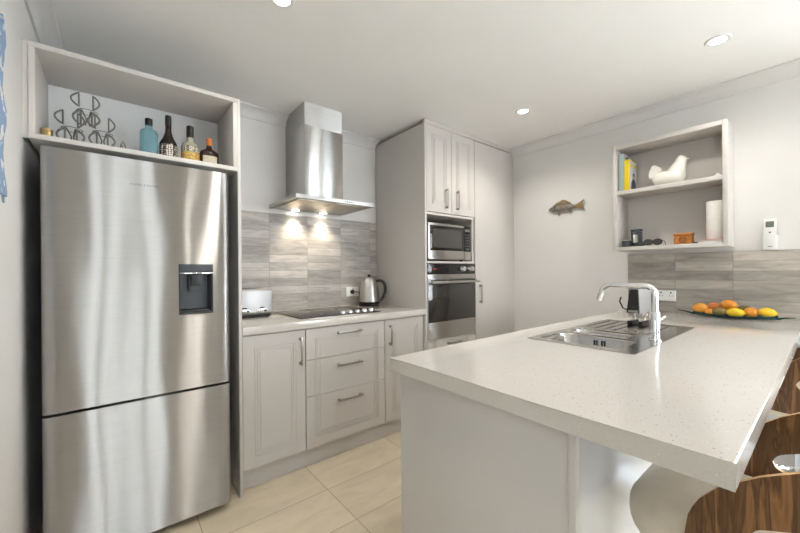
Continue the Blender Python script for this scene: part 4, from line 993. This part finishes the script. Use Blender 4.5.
# ------------------------------------------------------------------ bar stools
def interp(tab, d):
    for (a, p), (b, q) in zip(tab, tab[1:]):
        if d <= b: return p + (q-p)*(d-a)/(b-a)
    return tab[-1][1]
TOP = [(0, .625), (.003, .655), (.012, .716), (.029, .751), (.06, .792), (.115, .838), (.163, .868), (.25, .90), (.49, .92)]
BOT = [(0, .625), (.003, .608), (.01, .600), (.03, .596), (.49, .596)]
HTOP = [(0, .725), (.003, .733), (.008, .741), (.017, .748), (.06, .767), (.15, .785), (.49, .79)]
HBOT = [(0, .725), (.003, .716), (.008, .709), (.015, .705), (.03, .702), (.49, .70)]
def stool_parts(t, rot):
    """bent plywood shell wrapped in a U round a thick cushion; rot turns the seat on its column"""
    R, T, A_, B_ = .194, .011, .484, .381
    ARC = .2*PI/2
    rz = Matrix.Rotation(math.radians(rot), 4, 'Z')
    def O_(name, bm, m, ang=60):
        bmesh.ops.transform(bm, matrix=Matrix.Translation(t.location) @ rz, verts=bm.verts[:]); return obj(name, bm, m, t, ang=ang)
    def outline(lim, top, bot, n=44):
        up = [(-lim + 2*lim*(.5-.5*math.cos(PI*k/n))) for k in range(n+1)]
        return [(a, interp(top, lim-abs(a))) for a in up] + [(a, interp(bot, lim-abs(a))) for a in up[-2:0:-1]]
    outer, hole = outline(A_, TOP, BOT), outline(B_, HTOP, HBOT)
    def bend(a, z, r):
        if abs(a) <= ARC: q = a/.2; return (r*math.sin(q), -r*math.cos(q), z)
        y = abs(a)-ARC; return (math.copysign(r-.9*y*y, a), y, z)
    def layer(f0, f1, r0, r1, K, shrink=None):
        bm = bmesh.new(); n = len(outer); L_ = []
        for i in range(K+1):
            f = f0+(f1-f0)*i/K; L_.append([(h_[0]*(1-f)+o_[0]*f, h_[1]*(1-f)+o_[1]*f) for h_, o_ in zip(hole, outer)])
        Oo = [[bm.verts.new(bend(a, z, r0)) for a, z in l] for l in L_]
        Ii = [[bm.verts.new(bend(a, z, r1 - (shrink*math.sin(PI*i/K) if shrink else 0))) for a, z in l] for i, l in enumerate(L_)]
        for i in range(K):
            for k in range(n):
                bm.faces.new((Oo[i][k], Oo[i][(k+1) % n], Oo[i+1][(k+1) % n], Oo[i+1][k])); bm.faces.new((Ii[i][k], Ii[i+1][k], Ii[i+1][(k+1) % n], Ii[i][(k+1) % n]))
        for e in (0, -1):
            for k in range(n):
                f = bm.faces.new((Oo[e][k], Oo[e][(k+1) % n], Ii[e][(k+1) % n], Ii[e][k])); f.material_index = 1
        return bm
    O_('backrest', layer(0, 1, R+T, R, 6), ['walnut', 'ply'], 50)
    bm = bmesh.new(); L_ = []
    for q in range(17):
        ca, sa = math.cos(PI*(q/16-.5)), math.sin(PI*(q/16-.5)); k = .5 + .5*ca**.62 if ca > 1e-4 else .5; z = .629 + .071*math.copysign(abs(sa)**.8, sa)
        L_.append([(x*k, y*k+.068, z) for x, y in rrect(.166, .230, .105, 14)])
    loft(bm, L_); O_('seat', bm, 'cream')
    bm = bmesh.new(); lathe(bm, [(.10, .541), (.10, .555)], (0, 0, 0), 24); O_('seat_plate', bm, 'black', 38)
    bm = bmesh.new(); lathe(bm, [(.030, .10), (.030, .32), (.018, .322), (.018, .5405)], (0, 0, 0), 24); O_('gas_column', bm, 'chrome', 38)
    bm = bmesh.new(); lathe(bm, [(.19, .0006), (.195, .006), (.185, .012), (.06, .024), (.034, .045), (.031, .0995)], (0, 0, 0), 40); O_('base', bm, 'chrome', 38)
    bm = bmesh.new(); tube(bm, [(.13*math.cos(2*PI*k/32), .06+.13*math.sin(2*PI*k/32), .25) for k in range(32)], .009, 8, True); tube(bm, [(0, -.07, .25), (0, -.028, .25)], .009, 8); O_('footrest', bm, 'chrome', 38)
for lbl, dx, rot in (('nearest walnut and cream bar stool, under the near worktop corner', 0, 0), ('farther walnut bar stool, toward the right wall behind the nearest stool', 1.3, 0)):
    st = thing('bar_stool', lbl, 'bar stool', (1.09+dx, .03, 0), 'bar stools along the peninsula')
    stool_parts(st, rot)
    for ch in st.children: ch.location = (0, 0, 0)

# curtain hanging on the right wall beside its glass door
cu = thing('curtain', 'pale pleated curtain on the right wall behind the stools', 'curtain', (3.07, 0, 0))
bm = bmesh.new(); N_ = 90; A = []; Bq = []
for k in range(N_+1):
    y = -.42 + .56*k/N_; x = 3.066 + .016*math.sin(k*.75) + .004*math.sin(k*.31)
    A.append([bm.verts.new((x, y, z)) for z in (.02, .85)]); Bq.append([bm.verts.new((x+.004, y, z)) for z in (.02, .85)])
for k in range(N_):
    bm.faces.new((A[k][0], A[k+1][0], A[k+1][1], A[k][1])); bm.faces.new((Bq[k][0], Bq[k][1], Bq[k+1][1], Bq[k+1][0]))
    for j in (0, 1): bm.faces.new((A[k][j], A[k+1][j], Bq[k+1][j], Bq[k][j]))
for k in (0, N_): bm.faces.new((A[k][0], A[k][1], Bq[k][1], Bq[k][0]))
obj('cloth', bm, 'curtain', cu, ang=70)

# invented dark drapes behind the camera, added to darken bands in the fridge reflection
M['added_drape'] = mat('added_drape_cloth', srgb(92, 86, 82), 0.9)
def added_drape(label, x0, x1):
    t = thing('added_drape', label, 'curtain', ((x0+x1)/2, -3.0, 0))
    bm = bmesh.new(); n = int((x1-x0)/.02); A = []; Bq = []
    for k in range(n+1):
        x = x0+(x1-x0)*k/n; y = -2.99 + .025*math.sin(k*1.1)
        A.append([bm.verts.new((x, y, z)) for z in (.02, 2.36)]); Bq.append([bm.verts.new((x, y-.005, z)) for z in (.02, 2.36)])
    for k in range(n):
        bm.faces.new((A[k][0], A[k+1][0], A[k+1][1], A[k][1])); bm.faces.new((Bq[k][0], Bq[k][1], Bq[k+1][1], Bq[k+1][0]))
        for j in (0, 1): bm.faces.new((A[k][j], A[k+1][j], Bq[k+1][j], Bq[k][j]))
    for k in (0, n): bm.faces.new((A[k][0], A[k][1], Bq[k][1], Bq[k][0]))
    obj('cloth', bm, 'added_drape', t, ang=70)
    bm = bmesh.new(); tube(bm, [(x0-.02, -2.99, 2.374), (x1+.02, -2.99, 2.374)], .012, 10); obj('rail', bm, 'steel', t)
added_drape('unseen dark cloth added for the reflection at the left edge of the fridge door', -1.10, -.47)
added_drape('unseen dark cloth added for the reflection in the middle right of the fridge door', .63, 1.04)
added_drape('unseen dark cloth added for the reflection at the right edge of the fridge door', 1.22, 1.70)

# ------------------------------------------------------------------ ceiling downlights
def downlight(label, x, y, power):
    t = thing('downlight', label, 'downlight', (x, y, H), 'recessed ceiling downlights')
    bm = bmesh.new(); lathe(bm, [(.034, H-.0008), (.036, H-.005), (.050, H-.006), (.055, H-.0008)], (x, y, 0), 32); obj('trim_ring', bm, 'white', t)
    bm = bmesh.new(); lathe(bm, [(0, H-.003), (.0335, H-.003), (.0335, H-.0008)], (x, y, 0), 32); obj('lens', bm, 'lens', t)
    l = bpy.data.lights.new('downlight_lamp', 'SPOT'); l.energy = power; l.spot_size = math.radians(150); l.spot_blend = .7; l.color = (1, .93, .84); l.shadow_soft_size = .04
    lo = bpy.data.objects.new('downlight_lamp', l); C.objects.link(lo); lo.location = (x, y, H-.02)
downlight('round ceiling downlight above the peninsula near the shelf', 2.447, .369, 12)
downlight('round ceiling downlight nearest the pantry corner', 2.383, 1.456, 18)
downlight('round ceiling downlight in front of the fridge, at top edge', .573, 1.507, 14)
downlight('round ceiling downlight above the near end of the room', .573, .37, 9)
